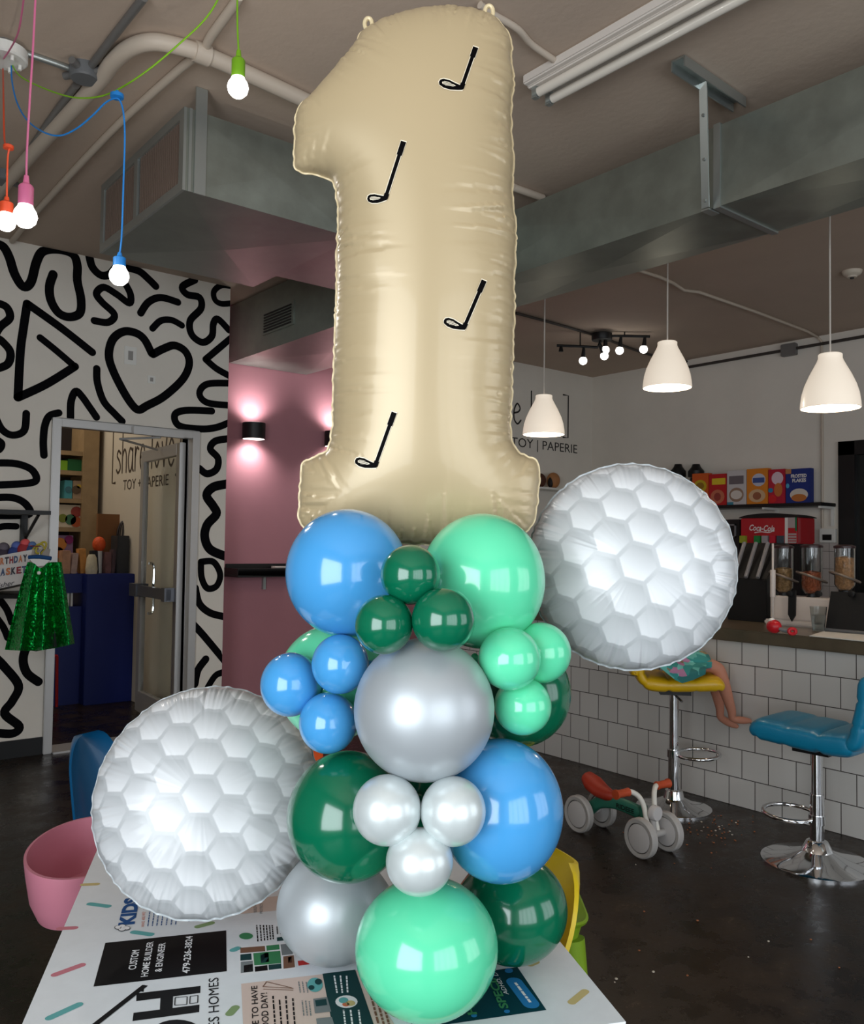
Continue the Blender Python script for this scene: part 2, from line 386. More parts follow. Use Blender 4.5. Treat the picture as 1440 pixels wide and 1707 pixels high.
# tiled splash panel low on the right wall
def tile_material(name, axis_u, axis_v, size, c1, c2, mortar, off=0.5, ms=0.012, rough=0.22):
    m = bpy.data.materials.new(name); m.use_nodes = True; nt = m.node_tree; b = nt.nodes['Principled BSDF']; L = nt.links.new
    tc = nt.nodes.new('ShaderNodeTexCoord'); sp = nt.nodes.new('ShaderNodeSeparateXYZ'); cb = nt.nodes.new('ShaderNodeCombineXYZ')
    L(tc.outputs['Object'], sp.inputs[0]); L(sp.outputs[axis_u], cb.inputs[0]); L(sp.outputs[axis_v], cb.inputs[1])
    br = nt.nodes.new('ShaderNodeTexBrick'); L(cb.outputs[0], br.inputs['Vector'])
    br.offset = off; br.inputs['Scale'].default_value = 1.0 / size; br.inputs['Brick Width'].default_value = 1.0; br.inputs['Row Height'].default_value = 1.0
    br.inputs['Mortar Size'].default_value = ms; br.inputs['Mortar Smooth'].default_value = 0.1; br.inputs['Bias'].default_value = 0
    br.inputs['Color1'].default_value = c1; br.inputs['Color2'].default_value = c2; br.inputs['Mortar'].default_value = mortar
    L(br.outputs['Color'], b.inputs['Base Color'])
    bp = nt.nodes.new('ShaderNodeBump'); bp.invert = True; bp.inputs['Strength'].default_value = 0.5; bp.inputs['Distance'].default_value = 0.003
    L(br.outputs['Fac'], bp.inputs['Height']); L(bp.outputs[0], b.inputs['Normal'])
    b.inputs['Roughness'].default_value = rough
    return m
m_tile = tile_material('square_white_tile', 1, 2, 0.152, rgb(204,201,196), rgb(196,193,188), rgb(78,73,70), ms=0.016)
m_tile2 = tile_material('splash_tile', 1, 2, 0.152, rgb(196,186,180), rgb(186,176,170), rgb(96,88,84), off=0.0)
zt = onX(1385, 905, XR).z
struct('trim_splash', MB().box((XR-0.012, dy, 0.9), (XR, YP, zt)), m_tile2)

# walls behind and beside the camera, with window openings
def wall_openings(name, axis, c0, c1, a0, a1, opens, material):
    mb = MB(); xs = a0
    def bx(u0, u1, z0, z1):
        if u1-u0 < 1e-4 or z1-z0 < 1e-4: return
        if axis == 'x': mb.box((c0, u0, z0), (c1, u1, z1))
        else: mb.box((u0, c0, z0), (u1, c1, z1))
    for (u0, u1, z0, z1) in opens:
        bx(xs, u0, 0, CEIL_Z); bx(u0, u1, 0, z0); bx(u0, u1, z1, CEIL_Z); xs = u1
    bx(xs, a1, 0, CEIL_Z)
    return struct(name, mb, material)
m_wall_dim = mat('wall_paint_grey', rgb(150,145,138), 0.8)
wall_openings('wall_left', 'x', ROOM_X0-0.1, ROOM_X0, ROOM_Y0-0.1, YM+0.12, [(-1.8, 0.7, 0.45, 2.55)], m_wall_dim)
wall_openings('wall_back', 'y', ROOM_Y0-0.1, ROOM_Y0, ROOM_X0-0.1, XR+0.1, [(-1.0, 1.3, 0.45, 2.55), (2.3, 4.9, 0.45, 2.55)], m_wall_dim)
def window_frame(name, axis, c, u0, u1, z0, z1, nm):
    t = thing(name, None, None, ((c, (u0+u1)/2, z0) if axis == 'x' else ((u0+u1)/2, c, z0)), kind='structure')
    mb = MB()
    def bx(a, b, p, q):
        if axis == 'x': mb.box((c-0.03, a, p), (c+0.02, b, q))
        else: mb.box((a, c-0.03, p), (b, c+0.02, q))
    bx(u0, u1, z0, z0+0.05); bx(u0, u1, z1-0.05, z1); bx(u0, u0+0.05, z0, z1); bx(u1-0.05, u1, z0, z1)
    for i in range(1, nm): x = u0 + (u1-u0)*i/nm; bx(x-0.02, x+0.02, z0+0.05, z1-0.05)
    part('window_frame', mb, m_black, t)
window_frame('window_1', 'x', ROOM_X0-0.05, -1.8, 0.7, 0.45, 2.55, 1)
window_frame('window_2', 'y', ROOM_Y0-0.05, -1.0, 1.3, 0.45, 2.55, 4)
window_frame('window_3', 'y', ROOM_Y0-0.05, 2.3, 4.9, 0.45, 2.55, 3)

# room beyond the doorway
wb = MB().box((XB, YP+0.1, 0), (XB+0.1, YB, CEIL_Z)); xx = XB-0.0015
wb.box((XB, YM+0.12, 0), (XB+0.001, YP+0.1, CEIL_Z))
q0 = onX(187, 780, xx); q1 = onX(303, 780, xx)
zb = onX(200, 788, xx).z
stroke_text(wb, '[share love]', V((xx, q0.y, zb)), V((0,-1,0)), V((0,0,0.35)), (-1,0,0), 0.024, 1, total=q0.y-q1.y)
w0, w1 = onX(205, 817, xx), onX(281, 807, xx)
put_text(wb, 'TOY + PAPERIE', V((xx, w0.y, w0.z)), V((xx, w1.y, w0.z)), 0.095, (0,0,1), (-1,0,0), 1)
struct('wall_shop_side', wb, [m_beige, mat('brown_lettering', rgb(70,58,48), 0.6)])
struct('wall_shop_far', MB().box((ROOM_X0, YB, 0), (XB+0.1, YB+0.1, CEIL_Z)), m_beige)
struct('wall_shop_left', MB().box((0.3, YM+0.12, 0), (0.4, YB, CEIL_Z)), m_beige)
area_light('shop_ceiling_light', (1.6, 7.9, CEIL_Z-0.05), (0,0,-1), 1.2, 1.2, 17, (1.0, 0.90, 0.77))

# door 1: aluminium frame, threshold, open glass leaf with push bar and closer
t = thing('door_1', None, None, ((dxl+dxr)/2, YM, 0), kind='structure')
f = MB()
for (x0, x1) in ((dxl, dxl+FW), (dxr-FW, dxr)): f.box((x0, YM-0.03, 0), (x1, YM+0.05, dzt))
f.box((dxl+FW, YM-0.03, dzt-FW), (dxr-FW, YM+0.05, dzt))
part('door_frame', f, m_alu, t, bevel=0.004)
part('threshold', MB().box((dxl+FW, YM-0.06, 0), (dxr-FW, YM+0.16, 0.012)), m_alu, t)
hx = dxr-FW-0.02; LW = 0.90; ang = math.radians(93)
du = V((-math.cos(ang), math.sin(ang), 0)); dn = V((math.sin(ang), math.cos(ang), 0)); hp = V((hx, YM+0.10, 0.02)); LH = dzt-FW-0.04
def leafbox(mb, a0, a1, z0, z1, th=0.022, off=0.0, mi=0):
    c = hp + du*((a0+a1)/2) + V((0,0,(z0+z1)/2)) + dn*off
    mb.obox(c, du*((a1-a0)/2), dn*th, V((0,0,(z1-z0)/2)), mi)
lf = MB(); leafbox(lf, 0, 0.07, 0, LH); leafbox(lf, LW-0.07, LW, 0, LH); leafbox(lf, 0.07, LW-0.07, LH-0.09, LH); leafbox(lf, 0.07, LW-0.07, 0, 0.16)
leaf = part('door_leaf', lf, m_alu, t, bevel=0.003)
g = MB(); leafbox(g, 0.07, LW-0.07, 0.16, LH-0.09, 0.003)
part('door_glass', g, m_glass, leaf, smooth=False)
pb = MB(); leafbox(pb, 0.03, LW-0.03, 0.93, 1.01, 0.018, -0.07); leafbox(pb, 0.03, 0.10, 0.92, 1.02, 0.05, -0.05); leafbox(pb, LW-0.20, LW-0.03, 0.92, 1.02, 0.05, -0.05)
part('push_bar', pb, mat('bar_grey', rgb(96,98,104), 0.35, metal=0.6), leaf)
ph = MB(); c = hp + du*(LW-0.14) + dn*0.06
ph.tube(smooth_path([c-dn*0.04+V((0,0,0.78)), c+V((0,0,0.8)), c+V((0,0,0.98)), c+V((0,0,1.16)), c-dn*0.04+V((0,0,1.18))]), 0.012, 8)
part('pull_handle', ph, m_chrome, leaf)
cl = MB(); cl.box((dxr-0.50, YM-0.075, dzt-0.065), (dxr-0.14, YM-0.03, dzt-0.012))
e = hp + du*0.45 + V((0,0,LH-0.02)) - dn*0.04
cl.tube([V((dxr-0.30, YM-0.05, dzt-0.07)), V((dxr-0.52, YM+0.14, dzt-0.085)), e], 0.009, 8)
part('door_closer', cl, m_alu, t, bevel=0.002)
# black skirting below the mural
struct('baseboard_left', MB().box((ROOM_X0, YM-0.012, 0), (dxl, YM, 0.11)), m_black)
# ------------------------------------------------------------------ ducts
m_galv = mat('galvanised_steel', rgb(152,158,150), 0.40, metal=0.8, noise=0.15, nscale=5, rnoise=0.05)
m_galv_l = mat('galvanised_trim', rgb(176,182,180), 0.35, metal=0.8)
m_conduit = mat('painted_conduit', rgb(196,182,166), 0.5)
m_steel = mat('conduit_steel', rgb(124,122,120), 0.45, metal=0.4)
ZT, ZB_ = 3.19, 2.84
def crossbroken(mb, P00, P10, P11, P01, dip):   # a sheet face creased corner to corner
    P = [V(p) for p in (P00, P10, P11, P01)]; c = sum(P, V()) / 4 + V(dip)
    mb.add(P + [c], [(0,1,4), (1,2,4), (2,3,4), (3,0,4)])
X0d, X1d = 3.20, 3.66
t = thing('long_air_duct', 'long galvanised rectangular air duct crossing the ceiling on the right', 'air duct', (3.43, 2.5, ZB_))
segs = [(-1.2, 0.35), (0.35, 1.62), (1.62, 2.32), (2.32, 3.75), (3.75, 5.0), (5.0, 6.34)]
segs = [(-1.2, 0.45), (0.45, onX(1196, 300, X0d).y), (onX(1196, 300, X0d).y, 3.75), (3.75, 4.44), (4.44, 6.34)]
for y0, y1 in segs:
    X0s, X1s, ZBs, ZTs = X0d, X1d, ZB_, ZT
    if y0 > 4.0: X0d, X1d, ZB_, ZT = 3.03, 3.74, 2.815, 3.272
    mb = MB(); A = [(X0d,y0),(X1d,y0),(X1d,y1),(X0d,y1)]
    crossbroken(mb, (X0d,y0,ZB_), (X1d,y0,ZB_), (X1d,y1,ZB_), (X0d,y1,ZB_), (0,0,-0.022))
    crossbroken(mb, (X0d,y0,ZT), (X1d,y0,ZT), (X1d,y1,ZT), (X0d,y1,ZT), (0,0,0.01))
    crossbroken(mb, (X0d,y0,ZB_), (X0d,y1,ZB_), (X0d,y1,ZT), (X0d,y0,ZT), (-0.006,0,0))
    crossbroken(mb, (X1d,y0,ZB_), (X1d,y1,ZB_), (X1d,y1,ZT), (X1d,y0,ZT), (0.006,0,0))
    mb.poly([(X0d,y0,ZB_),(X1d,y0,ZB_),(X1d,y0,ZT),(X0d,y0,ZT)]); mb.poly([(X0d,y1,ZB_),(X1d,y1,ZB_),(X1d,y1,ZT),(X0d,y1,ZT)])
    part('duct_section', mb, m_galv, t, smooth=False)
    X0d, X1d, ZB_, ZT = X0s, X1s, ZBs, ZTs
for y0, y1 in segs[1:]:
    mb = MB(); e_ = 0.008
    for (a, b, c_, d) in ((X0d-e_, X0d, ZB_-e_, ZT+e_), (X1d, X1d+e_, ZB_-e_, ZT+e_), (X0d, X1d, ZB_-e_, ZB_), (X0d, X1d, ZT, ZT+e_)):
        mb.box((a, y0-0.016, c_), (b, y0+0.016, d))
    part('duct_flange', mb, m_galv_l, t)
rg = MB(); y0, y1 = onX(440, 540, 3.03).y, onX(492, 520, 3.03).y
if y0 > y1: y0, y1 = y1, y0
XG = 3.03; rg.box((XG-0.014, y0, 2.93), (XG-0.002, y1, 3.10))
r_ = part('register', rg, m_galv, t)
rs = MB()
for i in range(7): rs.box((XG-0.02, y0+0.03, 2.945+i*0.021), (XG-0.012, y1-0.03, 2.955+i*0.021))
part('register_slat', rs, m_black, r_)
# strap and ceiling channel that carry the duct
ys = onX(1176, 320, X0d-0.025).y
t = thing('duct_hanger', 'galvanised channel and strap on the ceiling holding the right duct', 'hanger', (X0d-0.03, ys, ZB_))
c0, c1 = onZ(1130, 103, CEIL_Z-0.02), onZ(1232, 172, CEIL_Z-0.02)
ch = MB(); dch = (c1-c0).normalized(); nch = V((0,0,1)).cross(dch)
ch.obox((c0+c1)/2 + V((0,0,0.012)), dch*((c1-c0).length/2), nch*0.03, V((0,0,0.004)))
for sg in (-1, 1): ch.obox((c0+c1)/2 + nch*0.028*sg + V((0,0,-0.008)), dch*((c1-c0).length/2), nch*0.003, V((0,0,0.02)))
part('channel', ch, m_galv_l, t)
st = MB(); ct_ = onZ(1172, 138, CEIL_Z-0.03); cb_ = V((X0d-0.025, ys, ZB_)); ax3 = ct_-cb_; st.obox((ct_+cb_)/2, V((0.003,0,0)), V((0,0.018,0)), ax3/2); st.box((X0d-0.03, ys-0.018, ZB_-0.012), (X0d+0.05, ys+0.018, ZB_-0.006))
for k_ in (0.06, 0.4, 0.75): z = cb_ + ax3*k_; st.cyl(z-V((0.008,0,0)), z+V((0.004,0,0)), 0.007, n=8)
part('strap', st, m_galv_l, t)
# return air plenum on the left with its grille
PX0, PX1, PY0, PY1 = 1.40, 2.25, 3.38, 4.42
t = thing('return_air_duct', 'boxy galvanised return duct with dark slatted grille at upper left', 'air duct', (PX0, PY0, ZB_))
mb = MB(); crossbroken(mb, (PX0,PY0,ZB_), (PX1,PY0,ZB_), (PX1,PY1,ZB_), (PX0,PY1,ZB_), (0,0,-0.02))
crossbroken(mb, (PX0,PY0,ZT), (PX1,PY0,ZT), (PX1,PY1,ZT), (PX0,PY1,ZT), (0,0,0.01))
crossbroken(mb, (PX0,PY0,ZB_), (PX1,PY0,ZB_), (PX1,PY0,ZT), (PX0,PY0,ZT), (0,-0.005,0))
mb.poly([(PX1,PY0,ZB_),(PX1,PY1,ZB_),(PX1,PY1,ZT),(PX1,PY0,ZT)]); mb.poly([(PX0,PY1,ZB_),(PX1,PY1,ZB_),(PX1,PY1,ZT),(PX0,PY1,ZT)])
mb.poly([(PX0+0.03,PY0,ZB_),(PX0+0.03,PY1,ZB_),(PX0+0.03,PY1,ZT),(PX0+0.03,PY0,ZT)])
mb.poly([(PX0,PY0,ZB_),(PX0+0.03,PY0,ZB_),(PX0+0.03,PY0,ZT),(PX0,PY0,ZT)])
part('duct_box', mb, m_galv, t, smooth=False)
part('filter', MB().box((PX0+0.016, PY0+0.03, ZB_+0.03), (PX0+0.026, PY1-0.03, ZT-0.03)), mat('shade_black', rgb(22,18,17), 0.8), t)  # near-black sheet added as the shade inside the duct behind the slats
part('connector', MB().box((PX1, PY0+0.003, ZB_+0.09), (X0d-0.004, 4.41, ZT-0.005)), m_galv, t, smooth=False)  # depth added to the connector so its dark underside covers the lit ceiling pocket
gf = MB(); ym = (PY0+PY1)/2 + 0.03
for (a, b, c_, d) in ((PY0, PY0+0.045, ZB_, ZT), (PY1-0.045, PY1, ZB_, ZT), (PY0+0.045, PY1-0.045, ZB_, ZB_+0.04), (PY0+0.045, PY1-0.045, ZT-0.04, ZT), (ym-0.02, ym+0.02, ZB_+0.04, ZT-0.04)):
    gf.box((PX0-0.012, a, c_), (PX0+0.006, b, d))
gr = part('grille_frame', gf, m_galv_l, t)
sl = MB(); n = 44
for i in range(n):
    y = PY0+0.045 + (PY1-PY0-0.09)*(i+0.5)/n
    if abs(y-ym) > 0.022: sl.box((PX0-0.004, y-0.0045, ZB_+0.04), (PX0+0.012, y+0.0045, ZT-0.04))
part('grille_slats', sl, mat('grille_brown', rgb(112,96,86), 0.5), gr)
part('corner_strap', MB().box((PX0+0.035, PY0-0.010, ZB_-0.004), (PX0+0.085, PY0-0.002, CEIL_Z-0.002)), m_galv_l, t)
part('corner_angle', MB().box((PX0+0.01, PY0-0.006, ZB_-0.002), (PX0+0.022, PY0-0.001, ZT)), m_galv_l, t)

# ------------------------------------------------------------------ ceiling conduits and boxes
def conduit(px, r, label, m=m_conduit, z=None, sm=True, k=6, extra=()):
    z = CEIL_Z - r if z is None else z
    P = [onZ(x, y, z) for x, y in px]
    P = smooth_path(P, k=k) if sm else P
    mb = MB().tube(P, r, 12)
    for i in extra:
        q = onZ(px[i][0], px[i][1], z); d = (onZ(px[min(i+1,len(px)-1)][0], px[min(i+1,len(px)-1)][1], z) - onZ(px[max(i-1,0)][0], px[max(i-1,0)][1], z)).normalized()
        mb.cyl(q-d*0.03, q+d*0.03, r*1.25, n=12)
    return solo('ceiling_pipe', mb, m, label, 'pipe')
conduit([(-30,352),(22,292),(100,205),(165,135),(188,104),(217,80),(255,70),(300,78),(336,89),(400,117),(506,166),(580,200)], 0.032,
        'thick beige pipe on the ceiling bending above the grey junction box', extra=(8,))
conduit([(20,402),(60,354),(180,225),(296,118),(336,88),(352,60),(390,8),(398,-6)], 0.017, 'thinner beige pipe on the ceiling running under the thick bent pipe', extra=(4,))
conduit([(240,-4),(190,60),(146,118)], 0.015, 'grey steel conduit from the top edge down to the round junction box', m_steel)
conduit([(127,142),(80,205),(16,300)], 0.015, 'grey steel conduit between the two round junction boxes', m_steel)
conduit([(28,84),(70,98),(119,115)], 0.013, 'short pale conduit from the white ceiling rose to the junction box', m_galv_l)
conduit([(800,8),(822,24),(862,48),(886,74),(925,101)], 0.013, 'thin pale conduit running behind the number balloon to the tube light', m_conduit)
conduit([(855,312),(905,330)], 0.02, 'short beige pipe seen between number balloon and right duct')
def jbox(px, py, label, g):
    c = onZ(px, py, CEIL_Z-0.03)
    t = thing('junction_box', label, 'junction box', (c.x, c.y, CEIL_Z-0.055), g)
    part('box_body', MB().lathe([(0,0),(0.052,0.0),(0.058,0.006),(0.058,0.055),(0,0.055)], 20, t.location), mat('box_grey', rgb(112,114,116), 0.5, metal=0.3), t)
    l = V(t.location)
    for a in (0.6, 2.2, 3.9, 5.3): part('hub', MB().cyl(l+V((math.cos(a)*0.055, math.sin(a)*0.055, 0.028)), l+V((math.cos(a)*0.095, math.sin(a)*0.095, 0.028)), 0.015, n=12), m_steel, t)
jbox(141, 123, 'round grey junction box where the conduits meet near the top left', 'round ceiling boxes')
jbox(6, 297, 'round grey junction box cut by the left picture edge above the orange bulb', 'round ceiling boxes')
# thin white conduit over the bar and down the right wall
P = [onZ(x, y, CEIL_Z-0.012) for x, y in ((1062,450),(1100,462),(1122,472),(1140,484),(1165,487),(1260,520),(1345,552))]
cw = onX(1370, 575, XR-0.012); P += [V((XR-0.03, cw.y+0.03, CEIL_Z-0.014)), V((XR-0.014, cw.y, CEIL_Z-0.06)), V((XR-0.014, cw.y, onX(1372, 880, XR).z))]
solo('wall_pipe', MB().tube(P, 0.012, 10), m_conduit, 'thin white conduit over the bar running down the right wall', 'pipe')
P = [V((XR-0.025, onX(x, 580, XR).y, CEIL_Z-0.08)) for x in (1120, 1200, 1300, 1380, 1500)]
solo('wall_pipe', MB().tube(P, 0.014, 8), mat('dark_conduit', rgb(60,54,50), 0.5), 'dark conduit along the top of the right wall', 'pipe')
q = onX(1318, 582, XR)
solo('junction_box', MB().box((XR-0.06, q.y-0.07, CEIL_Z-0.14), (XR, q.y+0.07, CEIL_Z-0.03)), m_steel, 'square dark box on the conduit at top of the right wall', 'junction box', bevel=0.006)
P = smooth_path([onZ(x, y, CEIL_Z-0.014) for x, y in ((860,522),(930,541),(1000,562),(1085,592),(1160,605))])
solo('ceiling_pipe', MB().tube(P, 0.012, 8), mat('dark_conduit', rgb(60,54,50), 0.5), 'dark conduit on the ceiling feeding the black spotlight bar', 'pipe')
q = onX(1378, 893, XR-0.03)
t = thing('wall_outlet', 'white outlet box on the right wall at the conduit end', 'outlet', (XR, q.y, q.z-0.05))
part('outlet_box', MB().box((XR-0.045, q.y-0.08, q.z-0.06), (XR, q.y+0.06, q.z+0.06)), m_white_pl, t, bevel=0.004)
part('outlet_cover', MB().box((XR-0.05, q.y-0.05, q.z-0.04), (XR-0.045, q.y+0.03, q.z+0.01)), m_black, t)

# smoke detector
q = onZ(1420, 452, CEIL_Z)
t = thing('smoke_detector', 'small round off-white smoke detector on the ceiling at right', 'smoke detector', (q.x, q.y, CEIL_Z-0.045))
part('detector_body', MB().lathe([(0,0),(0.03,0),(0.034,0.01),(0.055,0.02),(0.062,0.03),(0.065,0.045),(0,0.045)], 28, t.location), mat('detector_white', rgb(214,202,184), 0.5), t)
part('detector_sensor', MB().lathe([(0,-0.008),(0.012,-0.008),(0.014,0.002)], 14, t.location), m_black, t)

# fluorescent fixture
FZ = CEIL_Z - 0.085
p0, p1 = onZ(868, 134, CEIL_Z-0.03), onZ(1080, 2, CEIL_Z-0.03); d = (p1-p0); d.z = 0; d.normalize(); d = V((0, -1, 0)) if abs(d.y) > 0.8 else d
s_ = V((0,0,1)).cross(d)
if s_.dot(RGT) < 0: s_ = -s_
o0 = onZ(866, 131, CEIL_Z-0.02)
t = thing('tube_light', 'white two-tube ceiling light fixture, unlit, at the top right', 'ceiling light', (o0.x, o0.y, CEIL_Z-0.09))
hl = 1.22
ho = MB(); cc = o0 + d*hl + s_*0.09; cc.z = CEIL_Z-0.02
ho.obox(cc, d*hl, s_*0.075, V((0,0,0.02)))
ho.obox(cc + s_*0.0 + V((0,0,-0.02)), d*hl, s_*0.05, V((0,0,0.008)))
part('housing', ho, mat('fixture_white', rgb(214,206,198), 0.4), t, bevel=0.006)
for k, off in enumerate((0.062, 0.142)):
    q0_ = o0 + d*0.03 + s_*off; q0_.z = FZ + 0.012; q1_ = q0_ + d*(2*hl-0.06)
    tb = part('tube', MB().cyl(q0_, q1_, 0.019, n=16), mat('tube_glass', rgb(226,218,206), 0.2, coat=0.4), t)
    part('tube_cap', MB().cyl(q0_-d*0.004, q0_+d*0.02, 0.0195, n=16).box((q0_.x-0.012, q0_.y-0.012, q0_.z-0.02), (q0_.x+0.012, q0_.y+0.012, CEIL_Z-0.03)), m_galv_l, tb)
# ------------------------------------------------------------------ pendant lamps over the bar
m_shade = mat('pendant_shade', rgb(236,226,212), 0.35, trans=0.0, emit=0.50, emit_col=rgb(255,238,216), coat=0.2)
m_cord = mat('white_cord', rgb(200,192,182), 0.5)
m_glow = mat('lit_bulb', rgb(255,255,250), 0.3, emit=5.0, emit_col=rgb(255,252,244))
PXd = 4.25
def pendant(px, ytop, ybot, ycord, label):
    xm = px; a = onX(xm, ybot, PXd); b = onX(xm, ytop, PXd)
    # bell: rim height from the bottom edge, top from the neck
    zc = a.z; H = b.z - a.z; R = 0.142
    l = V((PXd, a.y, zc))
    t = thing('pendant_lamp', label, 'pendant lamp', l, 'white bell pendants over the bar')
    pr = [(R,0),(R*0.985,H*0.10),(R*0.94,H*0.26),(R*0.85,H*0.42),(R*0.70,H*0.60),(R*0.54,H*0.76),(R*0.44,H*0.86),(R*0.40,H*0.92),(R*0.40,H*0.985),(R*0.37,H),(R*0.05,H)]
    inn = [(max(r-0.004, 0.01), h-0.003) for r, h in reversed(pr[:-1])]
    mb = MB().lathe(pr + inn, 40, l, close=True)
    part('lamp_shade', mb, m_shade, t)
    part('cord', MB().cyl(l+V((0,0,H-0.002)), V((l.x, l.y, CEIL_Z-0.02)), 0.0045, n=8), m_cord, t)
    part('ceiling_cap', MB().lathe([(0,0),(0.045,0.004),(0.05,0.03),(0,0.03)], 20, (l.x, l.y, CEIL_Z-0.03)), m_white_pl, t)
    bl = part('bulb', MB().sphere(l+V((0,0,H*0.45)), 0.032, 16, 12), m_glow, t)
    d = bpy.data.lights.new('pendant_light', 'POINT'); d.energy = 5; d.color = (1.0, 0.88, 0.74); d.shadow_soft_size = 0.04
    o = bpy.data.objects.new('pendant_light', d); COL.objects.link(o); o.location = l + V((0,0,0.02))
pendant(1384, 590, 680, 350, 'white bell pendant lamp nearest the right picture edge')
pendant(1112, 570, 646, 440, 'white bell pendant lamp, middle one over the bar')
pendant(906, 659, 724, 519, 'white bell pendant lamp hanging before the wall lettering')

# ------------------------------------------------------------------ coloured cord pendants
def bulb_pendant(color, cname, px, y_hold_top, y_bulb, t_, cordpx, label, rb=0.032):
    m = mat(cname+'_rubber', color, 0.45)
    cb = at(px, y_bulb, t_); s = cb.z
    t = thing('cord_pendant', label, 'pendant light', cb - V((0,0,rb)), 'bare bulbs on coloured cords')
    top = onX(0,0,1) if False else None
    zt_ = cb.z + (y_bulb - y_hold_top) / F_PX * t_
    hz0 = cb.z + rb*0.95
    part('holder', MB().lathe([(0,0),(0.0195,0),(0.0205,0.004),(0.0205,(zt_-hz0)*0.62),(0.017,(zt_-hz0)*0.68),(0.009,(zt_-hz0)*0.75),(0.0065,(zt_-hz0)),(0,(zt_-hz0))], 20, (cb.x, cb.y, hz0)), m, t)
    part('bulb', MB().lathe([(0,-rb),(rb*0.5,-rb*0.87),(rb*0.87,-rb*0.5),(rb,0),(rb*0.9,rb*0.42),(rb*0.66,rb*0.8),(rb*0.56,rb*1.1),(0.0,rb*1.1)], 24, cb), m_glow, t)
    part('bulb_collar', MB().cyl(cb+V((0,0,rb*0.78)), cb+V((0,0,rb*1.12)), 0.0185, n=18), m_white_pl, t)
    P = [V((cb.x, cb.y, zt_-0.004))] + [at(x, y, tt) for x, y, tt in cordpx]
    part('cord', MB().tube(smooth_path(P, k=8), 0.0030, 8), m, t)
    d = bpy.data.lights.new('bulb_light', 'POINT'); d.energy = 3.0; d.color = (1, 0.95, 0.88); d.shadow_soft_size = 0.03
    o = bpy.data.objects.new('bulb_light', d); COL.objects.link(o); o.location = cb - V((0,0,rb+0.035))
    return t, m
ROSE = onZ(8, 84, CEIL_Z-0.03)
tg, mg = bulb_pendant(rgb(122,176,30), 'green', 396.5, 83, 146, 2.6, [(396,50,2.6),(395.5,10,2.6),(395,-60,2.6),(390,-75,2.62),(372,-20,2.65),(345,28,2.7),(300,72,2.78),(245,118,2.86),(195,150,2.95),(160,162,3.02),(120,162,3.1),(75,148,3.2),(35,128,3.28),(20,108,3.33)],
    'bare bulb in a lime green holder on a green cord', 0.032)
tb_, mb_ = bulb_pendant(rgb(28,120,196), 'blue', 198.5, 421, 460, 2.9, [(203,390,2.9),(206,300,2.9),(208,230,2.9),(206,190,2.9),(200,168,2.9),(191,164,2.9),(175,172,2.92),(155,192,2.95),(128,214,3.0),(100,226,3.05),(72,220,3.1),(45,200,3.18),(28,170,3.25),(20,135,3.3),(19,108,3.33)],
    'bare bulb in a blue holder hanging before the mural', 0.033)
q = at(195, 161, 2.9)
part('cord_hook', MB().lathe([(0,-0.006),(0.022,-0.004),(0.022,0.008),(0.008,0.012),(0.006,0.02),(0,0.02)], 16, q), mb_, tb_)
tp_, mp_ = bulb_pendant(rgb(214,110,150), 'pink', 42, 292, 361, 2.45, [(45,250,2.45),(50,160,2.45),(55,80,2.45),(59,0,2.45),(62,-60,2.45),(52,-75,2.55),(44,-40,2.7),(38,10,2.85),(30,55,3.0),(15,85,3.2),(4,100,3.3)],
    'bare bulb in a pink holder on a long pink cord', 0.033)
to_, mo_ = bulb_pendant(rgb(214,76,40), 'orange', 10, 328, 370, 2.75, [(12,290,2.75),(13,262,2.75),(15,246,2.75),(9,240,2.78),(7,225,2.85),(6,170,3.0),(5,115,3.33)],
    'bare bulb in an orange holder at the left picture edge', 0.030)
q = at(14, 246, 2.75)
part('cord_hook', MB().lathe([(0,-0.006),(0.016,-0.004),(0.016,0.006),(0.006,0.012),(0,0.012)], 14, q), mo_, to_)
t = thing('ceiling_rose', 'round white ceiling rose with a dark cap where the coloured cords start', 'ceiling rose', (ROSE.x, ROSE.y, CEIL_Z-0.07))
part('rose_body', MB().lathe([(0,0),(0.075,0),(0.082,0.006),(0.082,0.042),(0.07,0.05),(0,0.05)], 32, t.location), m_white_pl, t)
part('rose_cap', MB().lathe([(0,0.0501),(0.04,0.0501),(0.04,0.07),(0,0.07)], 24, t.location), m_steel, t)
for a in range(6): part('cord_grip', MB().cyl(V(t.location)+V((math.cos(a)*0.055, math.sin(a)*0.055, -0.018)), V(t.location)+V((math.cos(a)*0.055, math.sin(a)*0.055, 0.002)), 0.007, n=10), m_white_pl, t)

# ------------------------------------------------------------------ black spotlight bar
def onC(px, py, dz): return onZ(px, py, CEIL_Z-dz)
t0 = onC(1003, 562, 0.05)
t = thing('spotlight_bar', 'black branching spotlight bar with lit bulbs on the far ceiling', 'spotlight', (t0.x, t0.y, CEIL_Z-0.08))
part('canopy', MB().lathe([(0,0),(0.085,0),(0.09,0.01),(0.09,0.06),(0,0.06)], 24, t.location), m_black, t)
tt = (t0-CAM).dot(FWD)
for pts in ([(928,576),(960,577),(996,579),(1001,568)], [(1003,560),(1040,560),(1083,561)]):
    part('arm', MB().tube([at(x, y, tt) for x, y in pts], 0.012, 8), m_black, t)
part('stem', MB().cyl(at(967,578,tt), V((at(967,578,tt).x, at(967,578,tt).y, CEIL_Z)), 0.006, n=8).cyl(at(1041,560,tt), V((at(1041,560,tt).x, at(1041,560,tt).y, CEIL_Z)), 0.006, n=8), m_black, t)
